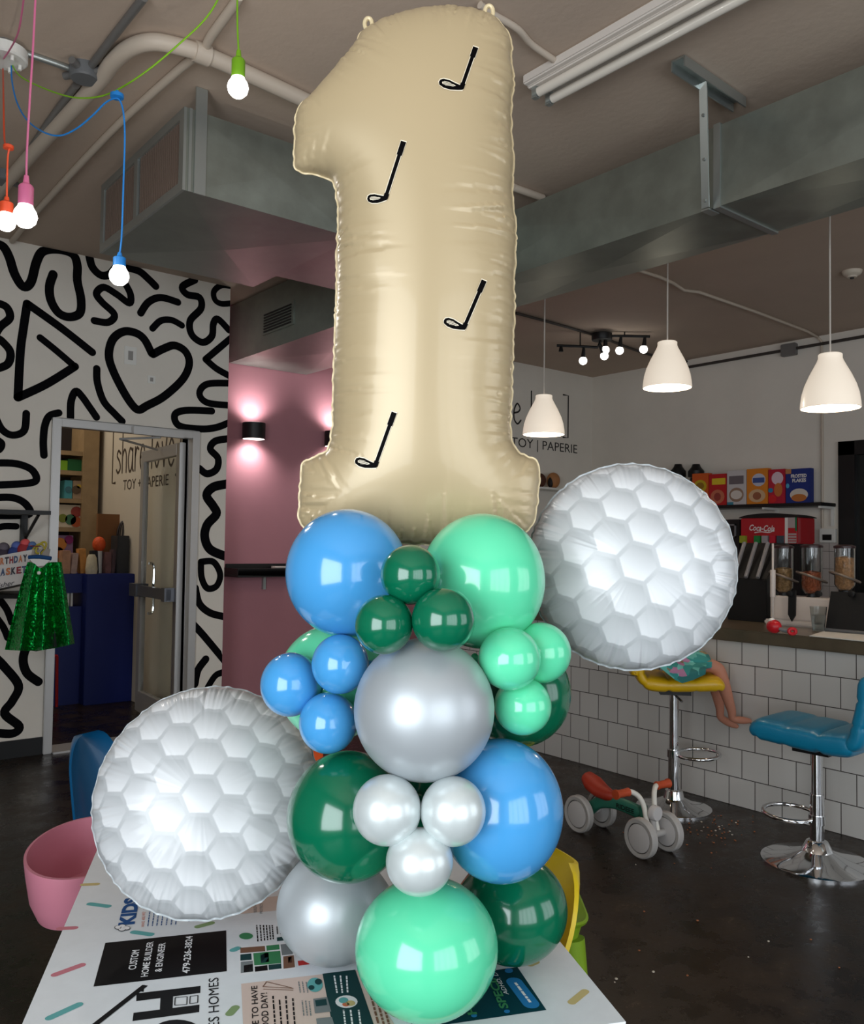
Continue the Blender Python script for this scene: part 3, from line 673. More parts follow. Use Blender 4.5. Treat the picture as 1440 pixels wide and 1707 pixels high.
for (hx_, hy, bx_, by, lit) in ((935,577,935,588,0),(973,579,972,598,1),(999,572,1006,590,1),(1009,562,1009,580,1),(1035,561,1033,581,1),(1075,561,1073,579,1)):
    a, b = at(hx_, hy, tt), at(bx_, by, tt); dd = (b-a).normalized()
    hd = part('spot_head', MB().cyl(a, b-dd*0.01, 0.012, 0.022, 12), m_black, t)
    if lit: part('bulb', MB().sphere(b+dd*0.018, 0.036, 16, 12), m_glow, hd)

# ------------------------------------------------------------------ sconces
def sconce(px, py, label):
    c = onY(px, py, YP)
    t = thing('wall_light', label, 'wall light', (c.x, YP, c.z-0.07), 'black up and down wall lights')
    part('shade_shell', MB().lathe([(0.088,-0.065),(0.092,-0.065),(0.092,0.065),(0.088,0.065)], 36, (c.x, YP-0.065, c.z), close=True), m_black, t)
    part('back_plate', MB().box((c.x-0.06, YP-0.012, c.z-0.05), (c.x+0.06, YP, c.z+0.05)), m_black, t)
    for sg in (1, -1):
        part('glowing_panel', MB().lathe([(0,0),(0.087,0),(0.087,0.005),(0,0.005)], 30, (c.x, YP-0.065, c.z+sg*0.063-0.002)), mat('sconce_glow', rgb(255,250,244), 0.4, emit=2.2, emit_col=rgb(255,246,240)), t)
        d = bpy.data.lights.new('sconce_light', 'SPOT'); d.energy = 13; d.spot_size = math.radians(135); d.spot_blend = 1.0; d.shadow_soft_size = 0.03; d.color = (1, 0.97, 0.97)
        o = bpy.data.objects.new('sconce_light', d); COL.objects.link(o); o.location = (c.x, YP-0.13, c.z+sg*0.078)
        o.rotation_euler = V((0, 0.45, sg)).to_track_quat('-Z', 'Y').to_euler()
sconce(417, 720, 'black wall light glowing up and down, fully seen on the pink wall')
sconce(552, 733, 'black wall light half hidden behind the number balloon')

# wall plates inside the painted heart
for (px, py, w, h, lb) in ((217,593,0.085,0.125,'larger white wall plate inside the painted heart'), (252,633,0.055,0.055,'small square white wall plate low inside the painted heart')):
    c = onY(px, py, YM)
    t = thing('wall_plate', lb, 'wall plate', (c.x, YM, c.z-h/2))
    part('plate', MB().box((c.x-w/2, YM-0.008, c.z-h/2), (c.x+w/2, YM, c.z+h/2)), m_white_pl, t, bevel=0.002)
    part('socket', MB().box((c.x-w/5, YM-0.010, c.z-h/4), (c.x+w/5, YM-0.007, c.z+h/4)), mat('plate_grey', rgb(150,146,142), 0.5), t)

# black tray shelf with cards on the pink wall
a, b = onY(372, 950, YP), onY(476, 955, YP); z0 = onY(420, 962, YP-0.2).z
t = thing('tray_shelf', 'black tray shelf mounted on the pink wall', 'shelf', ((a.x+b.x)/2, YP, z0))
SXa, SXb = max(a.x, 2.83), b.x+0.05
ts = MB(); ts.box((SXa, YP-0.26, z0), (SXb, YP, z0+0.015)); ts.box((SXa, YP-0.26, z0+0.015), (SXb, YP-0.245, z0+0.07)); ts.box((SXa, YP-0.245, z0+0.015), (SXa+0.015, YP, z0+0.07)); ts.box((SXb-0.015, YP-0.245, z0+0.015), (SXb, YP, z0+0.07)); ts.box((SXa+0.015, YP-0.015, z0+0.015), (SXb-0.015, YP, z0+0.10))
part('tray', ts, m_black, t, bevel=0.002)
bx_ = onY(438, 975, YP).x
part('bracket', MB().box((bx_-0.012, YP-0.03, z0-0.11), (bx_+0.012, YP, z0)), m_galv_l, t)
for i, (fx, fy, rz, lb) in enumerate(((0.46, 0.13, 0.3, 'flat white card lying in the black tray, left one'), (0.74, 0.12, -0.2, 'white card stack raised in the black tray, right one'))):
    cx_ = SXa + (SXb-SXa)*fx; h_ = 0.03 + 0.035*i
    solo('card_stack', MB().box((cx_-0.07, YP-fy-0.06, z0+0.015), (cx_+0.07, YP-fy+0.05, z0+0.015+h_), rot=Matrix.Rotation(rz, 3, 'Z')), mat('card_white', rgb(206,198,190), 0.7), lb, 'cards', smooth=False)
# ------------------------------------------------------------------ table with printed advert top
TZ = 0.74
ty = YAW - math.radians(13.2)
TV = V((math.sin(ty), math.cos(ty), 0)); TU = V((math.cos(ty), -math.sin(ty), 0)); UZ = V((0,0,1))
NR = onZ(1043, 1703, TZ); FL = onZ(163, 1414, TZ)
wid = (NR-FL).dot(TU); lng = (FL-NR).dot(TV)
NL = NR - TU*wid; FR = NR + TV*lng; CT = (NL+FR)/2
t = thing('display_table', 'white table whose top is printed with advertisements, under the balloon column', 'table', (CT.x, CT.y, 0))
mb = MB().obox(CT - UZ*0.014, TU*(wid/2), TV*(lng/2), UZ*0.011)
tabletop = part('tabletop', mb, mat('table_core', rgb(170,140,112), 0.6, noise=0.1, nscale=20), t)
tsurf = mat('table_laminate', rgb(226,230,234), 0.3, coat=0.12, noise=0.03, nscale=30)
inks = [tsurf] + [mat('ink_'+n, c, 0.5, spec=0.12) for n, c in (('black', rgb(9,9,11)), ('white', rgb(232,232,234)), ('teal', rgb(98,168,168)), ('pink', rgb(196,120,132)),
    ('tan', rgb(198,180,124)), ('olive', rgb(134,158,110)), ('blue', rgb(32,78,136)), ('red', rgb(186,52,50)), ('blush', rgb(214,192,182)), ('darkteal', rgb(24,62,64)),
    ('green', rgb(60,130,86)), ('sky', rgb(40,120,178)), ('orange', rgb(206,112,76)), ('gray', rgb(122,128,130)), ('brown', rgb(122,88,70)), ('deepteal', rgb(10,58,68)))]
IK = {n: i for i, n in enumerate(['base','black','white','teal','pink','tan','olive','blue','red','blush','darkteal','green','sky','orange','gray','brown','deepteal'])}
pr = MB(); pr.keep = True
pr.obox(CT - UZ*0.0015, TU*(wid/2), TV*(lng/2), UZ*0.0015)
def tpt(px, py, lift): p = onZ(px, py, TZ); p.z += 0.0003*lift; return p
def up_face(pts):
    n = V((0,0,0))
    for i in range(len(pts)): n += V(pts[i]).cross(V(pts[(i+1) % len(pts)]))
    return pts if n.z > 0 else pts[::-1]
def quad(pts, ink, lift=1): pr.poly(up_face([tpt(x, y, lift) for x, y in pts]), IK[ink])
def ell(cx, cy, rx, ry, ink, lift=2, n=20): quad([(cx+rx*math.cos(2*PI*k/n), cy+ry*math.sin(2*PI*k/n)) for k in range(n)], ink, lift)
def pill(p, q, w, ink, lift=1):
    a, b = tpt(*p, lift), tpt(*q, lift); d = (b-a).normalized(); s = UZ.cross(d)*(w/2); P = []
    for k in range(9): th = -PI/2 + PI*k/8; P.append(b + d*math.cos(th)*w/2 + s*math.sin(th))
    for k in range(9): th = PI/2 + PI*k/8; P.append(a + d*math.cos(th)*w/2 + s*math.sin(th))
    pr.poly(up_face(P), IK[ink])
def ttext(s, p0, p1, top, ink, lift=2, bold=0.0, shear=0.0):
    a, b, c = tpt(*p0, lift), tpt(*p1, lift), tpt(*top, lift); d = (b-a).normalized(); up = (c-a) - d*(c-a).dot(d)
    put_text(pr, s, a, b, up.length, up, UZ, IK[ink], bold=bold, shear=shear, lift=0.0)
def line(p, q, w, ink, lift=2):
    a, b = tpt(*p, lift), tpt(*q, lift); d = (b-a).normalized(); s = UZ.cross(d)*(w/2)
    pr.poly(up_face([a-s, b-s, b+s, a+s]), IK[ink])
def scribble(p, q, w, ink, seed=0, lift=2, seg=7):   # unreadable small print as broken dashes
    rnd = random.Random(seed); x = 0.0
    while x < 0.97:
        y = min(1.0, x + rnd.uniform(0.6, 1.5)/seg)
        line((p[0]+(q[0]-p[0])*x, p[1]+(q[1]-p[1])*x), (p[0]+(q[0]-p[0])*y, p[1]+(q[1]-p[1])*y), w, ink, lift); x = y + 0.035
EX = lambda x, y: (160 + x/4, 1470 + y/4)
quad([(175.5,1572),(377,1551.2),(378,1619.3),(155.7,1645)], 'black')
ttext('CUSTOM', (226.2,1616.2), (232.5,1583.8), (213,1617.5), 'white', bold=0.012)
ttext('HOME BUILDER', (246.2,1628), (255.8,1570), (233.8,1629.2), 'white', bold=0.012)
ttext('& ENGINEER', (269.2,1620), (275.8,1572), (257,1620.8), 'white', bold=0.012)
ttext('479-236-3824', (315.5,1622.5), (320.8,1560.5), (303,1623), 'white', bold=0.02)
line((242,1643), (125,1735), 0.009, 'black'); quad([EX(322,686),EX(318,735),EX(268,728)], 'black', 1)
quad([EX(270,745),EX(697,695),EX(695,742),EX(268,797)], 'black'); quad([EX(250,875),EX(690,820),EX(688,870),EX(243,930)], 'black')
quad([EX(430,768),EX(515,760),EX(510,852),EX(425,862)], 'black', 0.7)
for (a, b, c, d) in (((528,773),(608,768),(605,820),(525,825)), ((628,765),(680,760),(678,808),(625,815))):
    L_ = [EX(*q) for q in (a, b, c, d)]
    for i in range(4): line(L_[i], L_[(i+1) % 4], 0.0014, 'black')
ell(295, 1722, 42, 22, 'black', 1); ell(295, 1726, 24, 13, 'base', 2)
ttext('LES HOMES', (365.5,1722), (364,1630), (346,1722), 'black')
ttext('KIDS', (222.5,1541), (232,1496), (198,1538), 'blue', bold=0.05); ttext('A', (231,1493), (235,1482), (207,1491), 'red', bold=0.05)
for cx_, cy_ in ((197,1547),(204,1545),(211,1548),(203,1550)): ell(cx_, cy_, 6.5, 3.6, 'black', 3, 12); ell(cx_, cy_, 5.4, 2.8, 'white', 4, 12)
ttext('WHO ARE WE?', (240.5,1545.5), (242.5,1520), (234.8,1545.7), 'orange'); ttext('WHAT', (243.7,1516), (246,1506), (238.5,1516), 'orange')
for i, x in enumerate((345,375,405,435,468,500,530)): scribble(EX(x, 298-i*2), EX(x+14, 196), 0.0016, 'blue', i)
for i, x in enumerate((620,648,680,712,745,778,810)): scribble(EX(x, 268-i*3), EX(x+8, 205), 0.0016, 'blue', 20+i)
for i, x in enumerate((1075,1098,1120,1140,1160,1178)): scribble(EX(x+4, 400-i*3), EX(x-4, 290), 0.002, 'black', 40+i)
for i, x in enumerate((1210,1232,1250)): scribble(EX(x, 350), EX(x-4, 300), 0.002, 'black', 60+i)
quad([EX(1205,372),EX(1270,365),EX(1275,390),EX(1207,397)], 'darkteal')
ttext('BUILD AND', EX(1072,205), EX(1068,130), EX(1050,205), 'gray'); ttext('PROTECT YOUR', EX(1112,212), EX(1112,100), EX(1090,212), 'gray')
quad([EX(940,120),EX(1215,95),EX(1225,190),EX(960,215)], 'blush', 0.6)
ell(410, 1561, 11.5, 5.5, 'green')
quad([EX(952,432),EX(1318,402),EX(1336,580),EX(958,624)], 'white')
for pts, ink in (([(962,442),(1125,430),(1128,465),(962,478)],'brown'), ([(1135,428),(1220,420),(1224,452),(1138,462)],'green'), ([(1230,420),(1305,412),(1312,485),(1240,492)],'gray'),
    ([(962,487),(1035,480),(1038,522),(962,528)],'darkteal'), ([(1048,478),(1228,462),(1234,545),(1055,560)],'green'), ([(1095,480),(1150,474),(1154,535),(1100,545)],'darkteal'), ([(965,536),(1045,528),(1048,600),(965,612)],'gray'),
    ([(985,560),(1045,550),(1047,600),(985,606)],'black'), ([(1058,568),(1142,558),(1145,592),(1060,602)],'black'), ([(1150,556),(1234,548),(1237,580),(1152,590)],'darkteal'),
    ([(1248,500),(1318,492),(1326,572),(1250,582)],'brown'), ([(1280,505),(1305,500),(1308,540),(1282,545)],'red')):
    quad([EX(*q) for q in pts], ink, 2)
quad([EX(1345,530),EX(1420,522),EX(1422,552),EX(1350,562)], 'red', 2)
D = lambda x, y: (380 + x/5.143, 1560 + y/5.143)
quad([D(113,413),D(815,330),D(1110,296),(700,1770),(408,1770)], 'blush')
quad([(537.5,1623.8),(592,1617),(642,1765),(565,1768)], 'darkteal', 2)
ttext('COME TO HAVE', (432.5,1742), (428.6,1644), (420.5,1742), 'black', 3, bold=0.01); ttext('A GOOD DAY!', (449.5,1738), (445,1655.7), (437,1738), 'black', 3, bold=0.01)
for i, x in enumerate((385,440,495,555)): scribble(D(x+20, 800), D(x, 520+20*(i % 2)), 0.0022, 'black', 70+i, 3, 9)
for a, b in (((300,440),(560,455)),((330,398),(545,450)),((300,462),(560,470)),((330,398),(300,440))): line(D(*a), D(*b), 0.0014, 'brown', 3)
for i in range(3): scribble(D(620+32*i, 492), D(605+32*i, 395), 0.0016, 'gray', 80+i, 3); scribble(D(650+30*i, 690), D(635+30*i, 560), 0.0016, 'gray', 84+i, 3)
ell(*D(745,425), 13, 12, 'teal', 3); ell(*D(775,400), 6, 5, 'darkteal', 4); ell(*D(715,450), 5, 4, 'darkteal', 4)
quad([D(730,545),D(850,530),D(885,655),D(745,670)], 'gray', 3); quad([D(745,560),D(840,548),D(850,600),D(755,612)], 'darkteal', 4); quad([D(755,715),D(890,700),D(920,800),D(770,820)], 'gray', 3)
for i, (x, y) in enumerate(((920,495),(965,495),(1010,490))): scribble(D(x+15, y), D(x-10+8*i, y-150), 0.0024, 'white', 90+i, 3)
for i, (x, y) in enumerate(((1000,800),(1060,800),(1130,800))): scribble(D(x+10, y), D(x-10, y-160), 0.0024, 'white', 94+i, 3)
ell(*D(1015,570), 18.5, 10.5, 'white', 3); ell(*D(990,560), 8, 5, 'teal', 4); ell(*D(1050,585), 8, 4.5, 'tan', 4); ell(*D(1010,595), 6, 3.5, 'orange', 4)
for i in range(3): scribble(D(1300+45*i, 800), D(1225+60*i, 520+60*i), 0.003, 'brown', 98+i, 3)
quad([(862.6,1612.5),(910.7,1684),(690,1716),(650,1640)], 'deepteal')
pill((857,1637), (885,1674), 0.024, 'sky', 2); scribble((884,1672), (858,1638), 0.004, 'white', 101, 3)
ttext('ADHD, DYSLEXIA', (848.4,1658.8), (811,1592), (839.3,1657), 'white', 3, shear=0.2); ttext('SPECIAL', (847.7,1681.5), (818,1614), (833.5,1683), 'green', 3, bold=0.03)
ttext('HELP', (795,1692), (775,1640), (780,1694), 'green', 3, bold=0.03)
ell(845,1687,5,3,'sky',3); ell(790,1694,5,3,'sky',3); ell(848,1619,7,4,'sky',3)
for p, q, ink in (((150,1507),(180,1511),'teal'),((223,1554),(251,1558),'teal'),((100,1548),(124,1547),'pink'),((92,1625),(136,1609),'pink'),((83,1697),(131,1675),'teal'),((139,1475),(161,1474),'tan'),
    ((330,1545),(352,1539),'olive'),((383,1690),(392,1680),'olive'),((389,1584),(396,1581),'teal'),((953,1671),(975,1653),'tan'),((884,1608),(893,1604),'tan'),((178,1440),(196,1438),'gray')):
    pill(p, q, 0.0125, ink, 1)
part('printed_top', pr, inks, tabletop, smooth=False, label='white printed laminate with adverts and confetti marks')
for su in (-1, 1):
    for sv in (-1, 1):
        c = CT + TU*(wid/2-0.07)*su + TV*(lng/2-0.10)*sv
        part('leg', MB().cyl((c.x, c.y, 0), (c.x, c.y, TZ-0.025), 0.02, 0.024, 14), m_black, t)
fr = MB()
for su in (-1, 1): fr.obox(CT + TU*(wid/2-0.07)*su - UZ*0.045, TU*0.012, TV*(lng/2-0.10), UZ*0.02)
part('frame_rail', fr, m_black, t)

# ------------------------------------------------------------------ latex balloons
def latex(name, c, edge=0.0, rough=0.16, metal=0.0, coat=0.35):
    return mat(name, c, rough, metal=metal, coat=coat, spec=0.55, sss=0.12 if not metal else 0.0)
L_BLUE = latex('latex_blue', rgb(70,150,208)); L_MINT = latex('latex_mint', rgb(94,212,164)); L_GREEN = latex('latex_green', rgb(5,98,68))
L_SILVER = mat('latex_silver', rgb(176,182,186), 0.42, metal=0.42, coat=0.12); L_PEARL = mat('latex_pearl', rgb(206,214,214), 0.34, metal=0.35, coat=0.3)
AX = lambda y: at(700, y, 1.33)
def balloon(px, py, rx, ry, t_, m, label, group):
    c = at(px, py, t_); ro = rx/F_PX*t_; th = math.atan2(abs(py-CY), F_PX)
    rz = ry/F_PX*t_*math.cos(th)**1.15
    ax = AX(py); d = (ax - c); d = d.normalized() if d.length > 0.02 else V((0,0,-1))
    t = thing('balloon', label, 'balloon', c - UZ*rz, group)
    q = V((0,0,1)).rotation_difference(d).to_matrix()
    n, m_ = 56, 40; mb = MB(); vs = []
    for i in range(m_+1):
        ph = PI*i/m_; z = math.cos(ph); r = math.sin(ph)
        if z > 0.72: k = (z-0.72)/0.28; z = z + 0.10*k*k; r = r * (1-0.10*k)
        for k in range(n):
            a = 2*PI*k/n; p = q @ V((r*math.cos(a)*ro, r*math.sin(a)*ro, z*ro))
            vs.append(c + V((p.x, p.y, p.z*rz/ro)))
    mb.add(vs, [(i*n+k, (i+1)*n+k, (i+1)*n+(k+1) % n, i*n+(k+1) % n) for i in range(m_) for k in range(n)])
    part('latex_skin', mb, m, t)
    tip = c + d*ro*1.08
    part('knot', MB().lathe([(0.010,0),(0.004,0.008),(0.0055,0.012),(0.0055,0.017),(0.003,0.020),(0.008,0.027),(0,0.027)], 14, tip, d), m, t)
    return t
BG, SG = 'large round balloons of the column', 'small balloon clusters on the column'
balloon(711,1579,119,125,1.172,L_MINT,'big mint green balloon resting on the table at the front foot of the column',BG)
balloon(556,1512,94,99,1.33,L_SILVER,'big silver balloon resting on the printed table left of the lowest mint one',BG)
balloon(853,1514,92,96,1.33,L_GREEN,'big dark green balloon at the column foot on the right, by the yellow chair',BG)
balloon(580,1360,101,113,1.22,L_GREEN,'big dark green balloon right beside the left golf ball balloon',BG)
balloon(834,1350,104,124,1.20,L_BLUE,'big blue balloon low on the right of the column',BG)
balloon(702,1335,82,82,1.37,L_GREEN,'dark green balloon mostly hidden behind the three small pearl ones',BG)
balloon(707,1182,117,121,1.15,L_SILVER,'biggest silver pearly balloon at the middle front of the column',BG)
balloon(556,1137,93,98,1.34,L_MINT,'big mint balloon hidden behind the three small blue ones',BG)
balloon(862,1155,89,90,1.34,L_GREEN,'big dark green balloon hidden behind the three small mint ones',BG)
balloon(579,955,102,107,1.25,L_BLUE,'big blue balloon at the upper left under the number balloon',BG)
balloon(804,968,104,113,1.25,L_MINT,'big mint balloon at the upper right under the number balloon',BG)
balloon(684,958,50,50,1.12,L_GREEN,'small dark green balloon, top one between the big blue and big mint ones',SG)
balloon(640,1041,48.5,50,1.10,L_GREEN,'small dark green balloon, lower left of its trio above the silver one',SG)
balloon(739,1033,53,54,1.09,L_GREEN,'small dark green balloon, lower right of its trio above the silver one',SG)
balloon(484,1141,49.5,54,1.24,L_BLUE,'small blue balloon sticking out farthest left over the golf ball balloon',SG)
balloon(567,1107,47.5,50,1.20,L_BLUE,'small blue balloon, top right of the three small blue ones',SG)
balloon(547,1205,48.5,52,1.21,L_BLUE,'small blue balloon, lowest of the three small blue ones',SG)
balloon(901,1088,50.5,51,1.23,L_MINT,'small mint balloon at far right touching the right golf ball balloon',SG)
balloon(849,1098,52,53,1.17,L_MINT,'small mint balloon, front left of the three small mint ones',SG)
balloon(871,1177,48,49,1.20,L_MINT,'small mint balloon, lowest of the three small mint ones',SG)
balloon(645,1350,57,61,1.10,L_PEARL,'small pearl white balloon, upper left of the pearl trio',SG)
balloon(755,1352,54.5,60,1.10,L_PEARL,'small pearl white balloon, upper right of the pearl trio',SG)
balloon(699,1436,56,59,1.09,L_PEARL,'small pearl white balloon, lowest of the pearl trio above the mint one',SG)

# ------------------------------------------------------------------ foil number one
OUT = ([(480+x/3.273, y/3.273) for x, y in [(620,88),(700,70),(800,55),(870,48),(960,58),(1050,72),(1105,90),(1150,125),(1185,170),(1208,215),(1214,260),(1211,330),(1219,400),(1225,470),(1216,530),(1210,600),(1213,680),(1212,720),(1219,800),(1223,900),(1220,980),(1218,1050),(1224,1130),(1233,1200),(1236,1300),(1234,1400)]]
 + [(480+x/3.273, 440+y/3.273) for x, y in [(1236,0),(1228,60),(1224,100),(1229,200),(1228,300),(1222,400),(1218,500),(1216,600),(1212,700),(1208,800),(1206,900),(1216,960),(1240,1018),(1290,1052),(1340,1070),(1362,1100),(1366,1170),(1360,1230),(1352,1280),(1350,1330),(1340,1380),(1325,1415),(1300,1450),(1250,1480),(1150,1500),(1000,1512),(850,1520),(700,1522),(550,1515),(400,1500),(250,1475),(130,1450),(85,1425),(66,1385),(68,1300),(74,1200),(77,1120),(95,1082),(150,1060),(203,1032),(233,990),(248,900),(251,800),(251,700),(255,600),(258,500),(262,400),(268,200),(272,60)]]
 + [(480+x/3.273, y/3.273) for x, y in [(274,1400),(277,1300),(278,1150),(274,1080),(264,1020),(240,982),(200,958),(140,946),(70,932),(42,910),(41,850),(42,760),(46,680),(52,620),(75,580),(130,530),(200,450),(270,370),(330,300),(370,250),(400,195),(440,160),(500,132),(560,108)]])
T1 = 1.37
S1 = T1/F_PX
uv = [V(((x-CX)*S1, -(y-CY)*S1, 0)) for x, y in OUT]
uv = smooth_path(uv, k=8, closed=True)
def resample(P, step):
    Q = P + [P[0]]; seg = [(Q[i+1]-Q[i]).length for i in range(len(P))]; tot = sum(seg); n = int(tot/step); out = []; i = 0; acc = 0.0
    for k in range(n):
        s = tot*k/n
        while acc + seg[i] < s: acc += seg[i]; i += 1
        out.append(Q[i].lerp(Q[i+1], (s-acc)/seg[i]))
    return out
def vnoise(seed, n):
    r = np.random.RandomState(seed); a = r.rand(n+1); a[-1] = a[0]; return lambda x: np.interp((x % 1.0)*n, np.arange(n+1), a)
def inflate(bound, h, maxh, wr, seed, asym=1.0):
    """pillow heights of a two-sheet foil balloon: Poisson solve over a fine triangle mesh, plus seam puckers"""
    B = np.array([(p.x, p.y) for p in bound]); n = len(B)
    xs = np.arange(B[:,0].min(), B[:,0].max(), h); ys = np.arange(B[:,1].min(), B[:,1].max(), h*0.866)
    G = np.array([(x + (0.5*h if j % 2 else 0), y) for j, y in enumerate(ys) for x in xs])
    a, b = B, np.roll(B, -1, 0); ins = np.zeros(len(G), bool)
    for (x0, y0), (x1, y1) in zip(a, b):
        c = ((y0 > G[:,1]) != (y1 > G[:,1])); 
        if y1 != y0: ins ^= c & (G[:,0] < (x1-x0)*(G[:,1]-y0)/(y1-y0)+x0)
    G = G[ins]
    def near(P):
        d = np.full(len(P), 9.9); k = np.zeros(len(P), int)
        for i0 in range(0, len(P), 2000):
            D_ = ((P[i0:i0+2000,None,:]-B[None])**2).sum(2); kk = D_.argmin(1); k[i0:i0+2000] = kk; d[i0:i0+2000] = np.sqrt(D_[np.arange(len(kk)), kk])
        return d, k
    d, k = near(G); G = G[d > h*0.55]
    P2 = [V((x, y)) for x, y in B] + [V((x, y)) for x, y in G]
    vs, es, fs, ov, oe, of = delaunay_2d_cdt(P2, [], [list(range(n))], 1, 1e-7)
    P = np.array([(v.x, v.y) for v in vs]); Fc = np.array([f for f in fs]); N = len(P)
    d, k = near(P); bd = d < 1e-6
    # cotangent Laplacian, conjugate gradient
    i_, j_, w_ = [], [], []
    area = np.zeros(N)
    for c in range(3):
        a0, a1, a2 = Fc[:,c], Fc[:,(c+1)%3], Fc[:,(c+2)%3]
        u, v = P[a1]-P[a0], P[a2]-P[a0]; cr = np.abs(u[:,0]*v[:,1]-u[:,1]*v[:,0])+1e-14; ct = np.clip((u*v).sum(1)/cr, 0, 5)/2
        i_.append(a1); j_.append(a2); w_.append(ct); np.add.at(area, a0, cr/6)
    I_, J_, W_ = np.concatenate(i_), np.concatenate(j_), np.concatenate(w_); free = ~bd
    def A(x):
        x = x*free; df = (x[I_]-x[J_])*W_
        return (np.bincount(I_, df, N) - np.bincount(J_, df, N))*free
    x = np.zeros(N); r = area*free; p = r.copy(); rs = r@r
    for _ in range(900):
        Ap = A(p); al = rs/(p@Ap+1e-30); x += al*p; r -= al*Ap; r2 = r@r
        if r2 < 1e-18*len(x)*area.mean()**2 + 1e-24: break
        p = r + (r2/rs)*p; rs = r2
    x = np.maximum(x, 0); hh = np.sqrt(x/x.max())*maxh
    s = k/len(B); L = len(B)
    # smoothly varying fold pattern along the seam
    amp = vnoise(seed, 60)(s)**1.5; amp2 = vnoise(seed+1, 26)(s); ph = vnoise(seed+2, 90)(s)*5
    ln = sum((B[i]-B[i-1])@(B[i]-B[i-1]) for i in range(n)) and np.sqrt(((B-np.roll(B,1,0))**2).sum(1)).sum()
    env = np.clip(d/0.008, 0, 1)*np.exp(-(d/(0.028+0.040*amp2))**2)
    fold = (np.abs(np.sin(PI*s*ln/0.0125 + ph))-0.55)*0.0052 + (np.abs(np.sin(PI*s*ln/0.031+ph*0.6))-0.6)*0.0066*amp2
    hf = hh + env*fold*wr*(0.45+0.8*amp)
    return P, Fc, hf, bd, hh
def to_world(u, v, z, T=T1): return CAM + FWD*(T - z) + RGT*u + UPV*v
bound = resample(uv, 0.0036)
# scalloped seam: small gathers where the foil puckers
Bc = len(bound); sn = vnoise(5, 120)
Bn = []
for i, p in enumerate(bound):
    tg = (bound[(i+1) % Bc]-bound[i-1]).normalized(); nrm = V((tg.y, -tg.x, 0)); s = i/Bc
    Bn.append(p + nrm*(-0.0022*abs(math.sin(PI*s*Bc*0.0036/0.030 + 4*float(sn(s))))*(0.3+float(sn(s*3 % 1)))))
bound = Bn
Pn, Fn, hf, bd, h0 = inflate(bound, 0.0033, 0.088, 1.0, 11)
front = MB(); front.keep = True
fv = [to_world(P[0], P[1], h) for P, h in zip(Pn, hf)]
fo = [tuple(int(i) for i in f) for f in Fn]
m_cream = mat('cream_foil', rgb(176,157,123), 0.34, metal=0.12, coat=0.16, spec=0.5)
t = thing('number_balloon', 'giant cream foil balloon shaped as the number 1 with golf clubs on it', 'balloon', at(700, 900, T1))
mb = MB(); mb.keep = True; mb.add(fv, [f[::-1] for f in fo])
rear = [to_world(P[0], P[1], -h*0.9) for P, h in zip(Pn, h0)]
def orient(mbx, outward):
    pass
mb2 = MB(); mb2.keep = True; mb2.add(rear, fo)
def facing(vs, f, away): 
    a, b, c = (V(vs[i]) for i in f[:3]); return (b-a).cross(c-a).dot(FWD) > 0
if facing(fv, mb.f[len(mb.f)//2], 0): mb.f = [f[::-1] for f in mb.f]
if not facing(rear, mb2.f[len(mb2.f)//2], 0): mb2.f = [f[::-1] for f in mb2.f]
sk = part('front_sheet', mb, m_cream, t); part('back_sheet', mb2, m_cream, t)
for o in (sk,): o.data.set_sharp_from_angle(angle=math.radians(80))
# flat welded seam around the edge
sm_ = MB(); ring = []
for i, p in enumerate(bound):
    tg = (bound[(i+1) % Bc]-bound[i-1]).normalized(); nrm = V((tg.y, -tg.x, 0)); s = i/Bc
    wv = 0.0005*math.sin(2*PI*s*Bc*0.0036/0.019 + 3*float(sn(s)))
    ring.append((to_world(p.x, p.y, 0), to_world(p.x+nrm.x*0.0026, p.y+nrm.y*0.0026, wv)))
a_sgn = sum(bound[i-1].x*bound[i].y - bound[i].x*bound[i-1].y for i in range(Bc))
if a_sgn < 0:
    ring = [(to_world(p.x, p.y, 0), to_world(p.x-(nx)*0.0026, p.y-(ny)*0.0026, wv)) for (p, nx, ny, wv) in
            [(bound[i], (bound[(i+1) % Bc]-bound[i-1]).normalized().y, -(bound[(i+1) % Bc]-bound[i-1]).normalized().x, 0.0005*math.sin(2*PI*i/Bc*Bc*0.0036/0.019)) for i in range(Bc)]]
th_ = FWD*0.0006; vs = []
for a, b in ring: vs += [a-th_, b-th_, b+th_, a+th_]
sm_.add(vs, [(4*i+k, 4*((i+1) % Bc)+k, 4*((i+1) % Bc)+(k+1) % 4, 4*i+(k+1) % 4) for i in range(Bc) for k in range(4)])
part('seam', sm_, mat('cream_foil_seam', rgb(204,186,148), 0.4, metal=0.1), t)
for (px, py, s_) in ((614,40,1.0), (815,20,1.1)):
    q = at(px, py, T1); lp = [q + RGT*(math.cos(a)*0.006*s_) + UPV*(math.sin(a)*0.009*s_) for a in [2*PI*k/16 for k in range(16)]]
    part('hanging_tab', MB().tube(lp, 0.0035, 8, closed=True).cyl(q-UPV*0.016, q-UPV*0.006, 0.003, n=8), MATS['cream_foil_seam'], t)
bvh = BVHTree.FromPolygons(fv, fo)
def hit(px, py, lift):
    d = ray(px, py); r = bvh.ray_cast(CAM, d.normalized()); p = r[0] if r[0] is not None else at(px, py, T1)
    return p - d.normalized()*lift
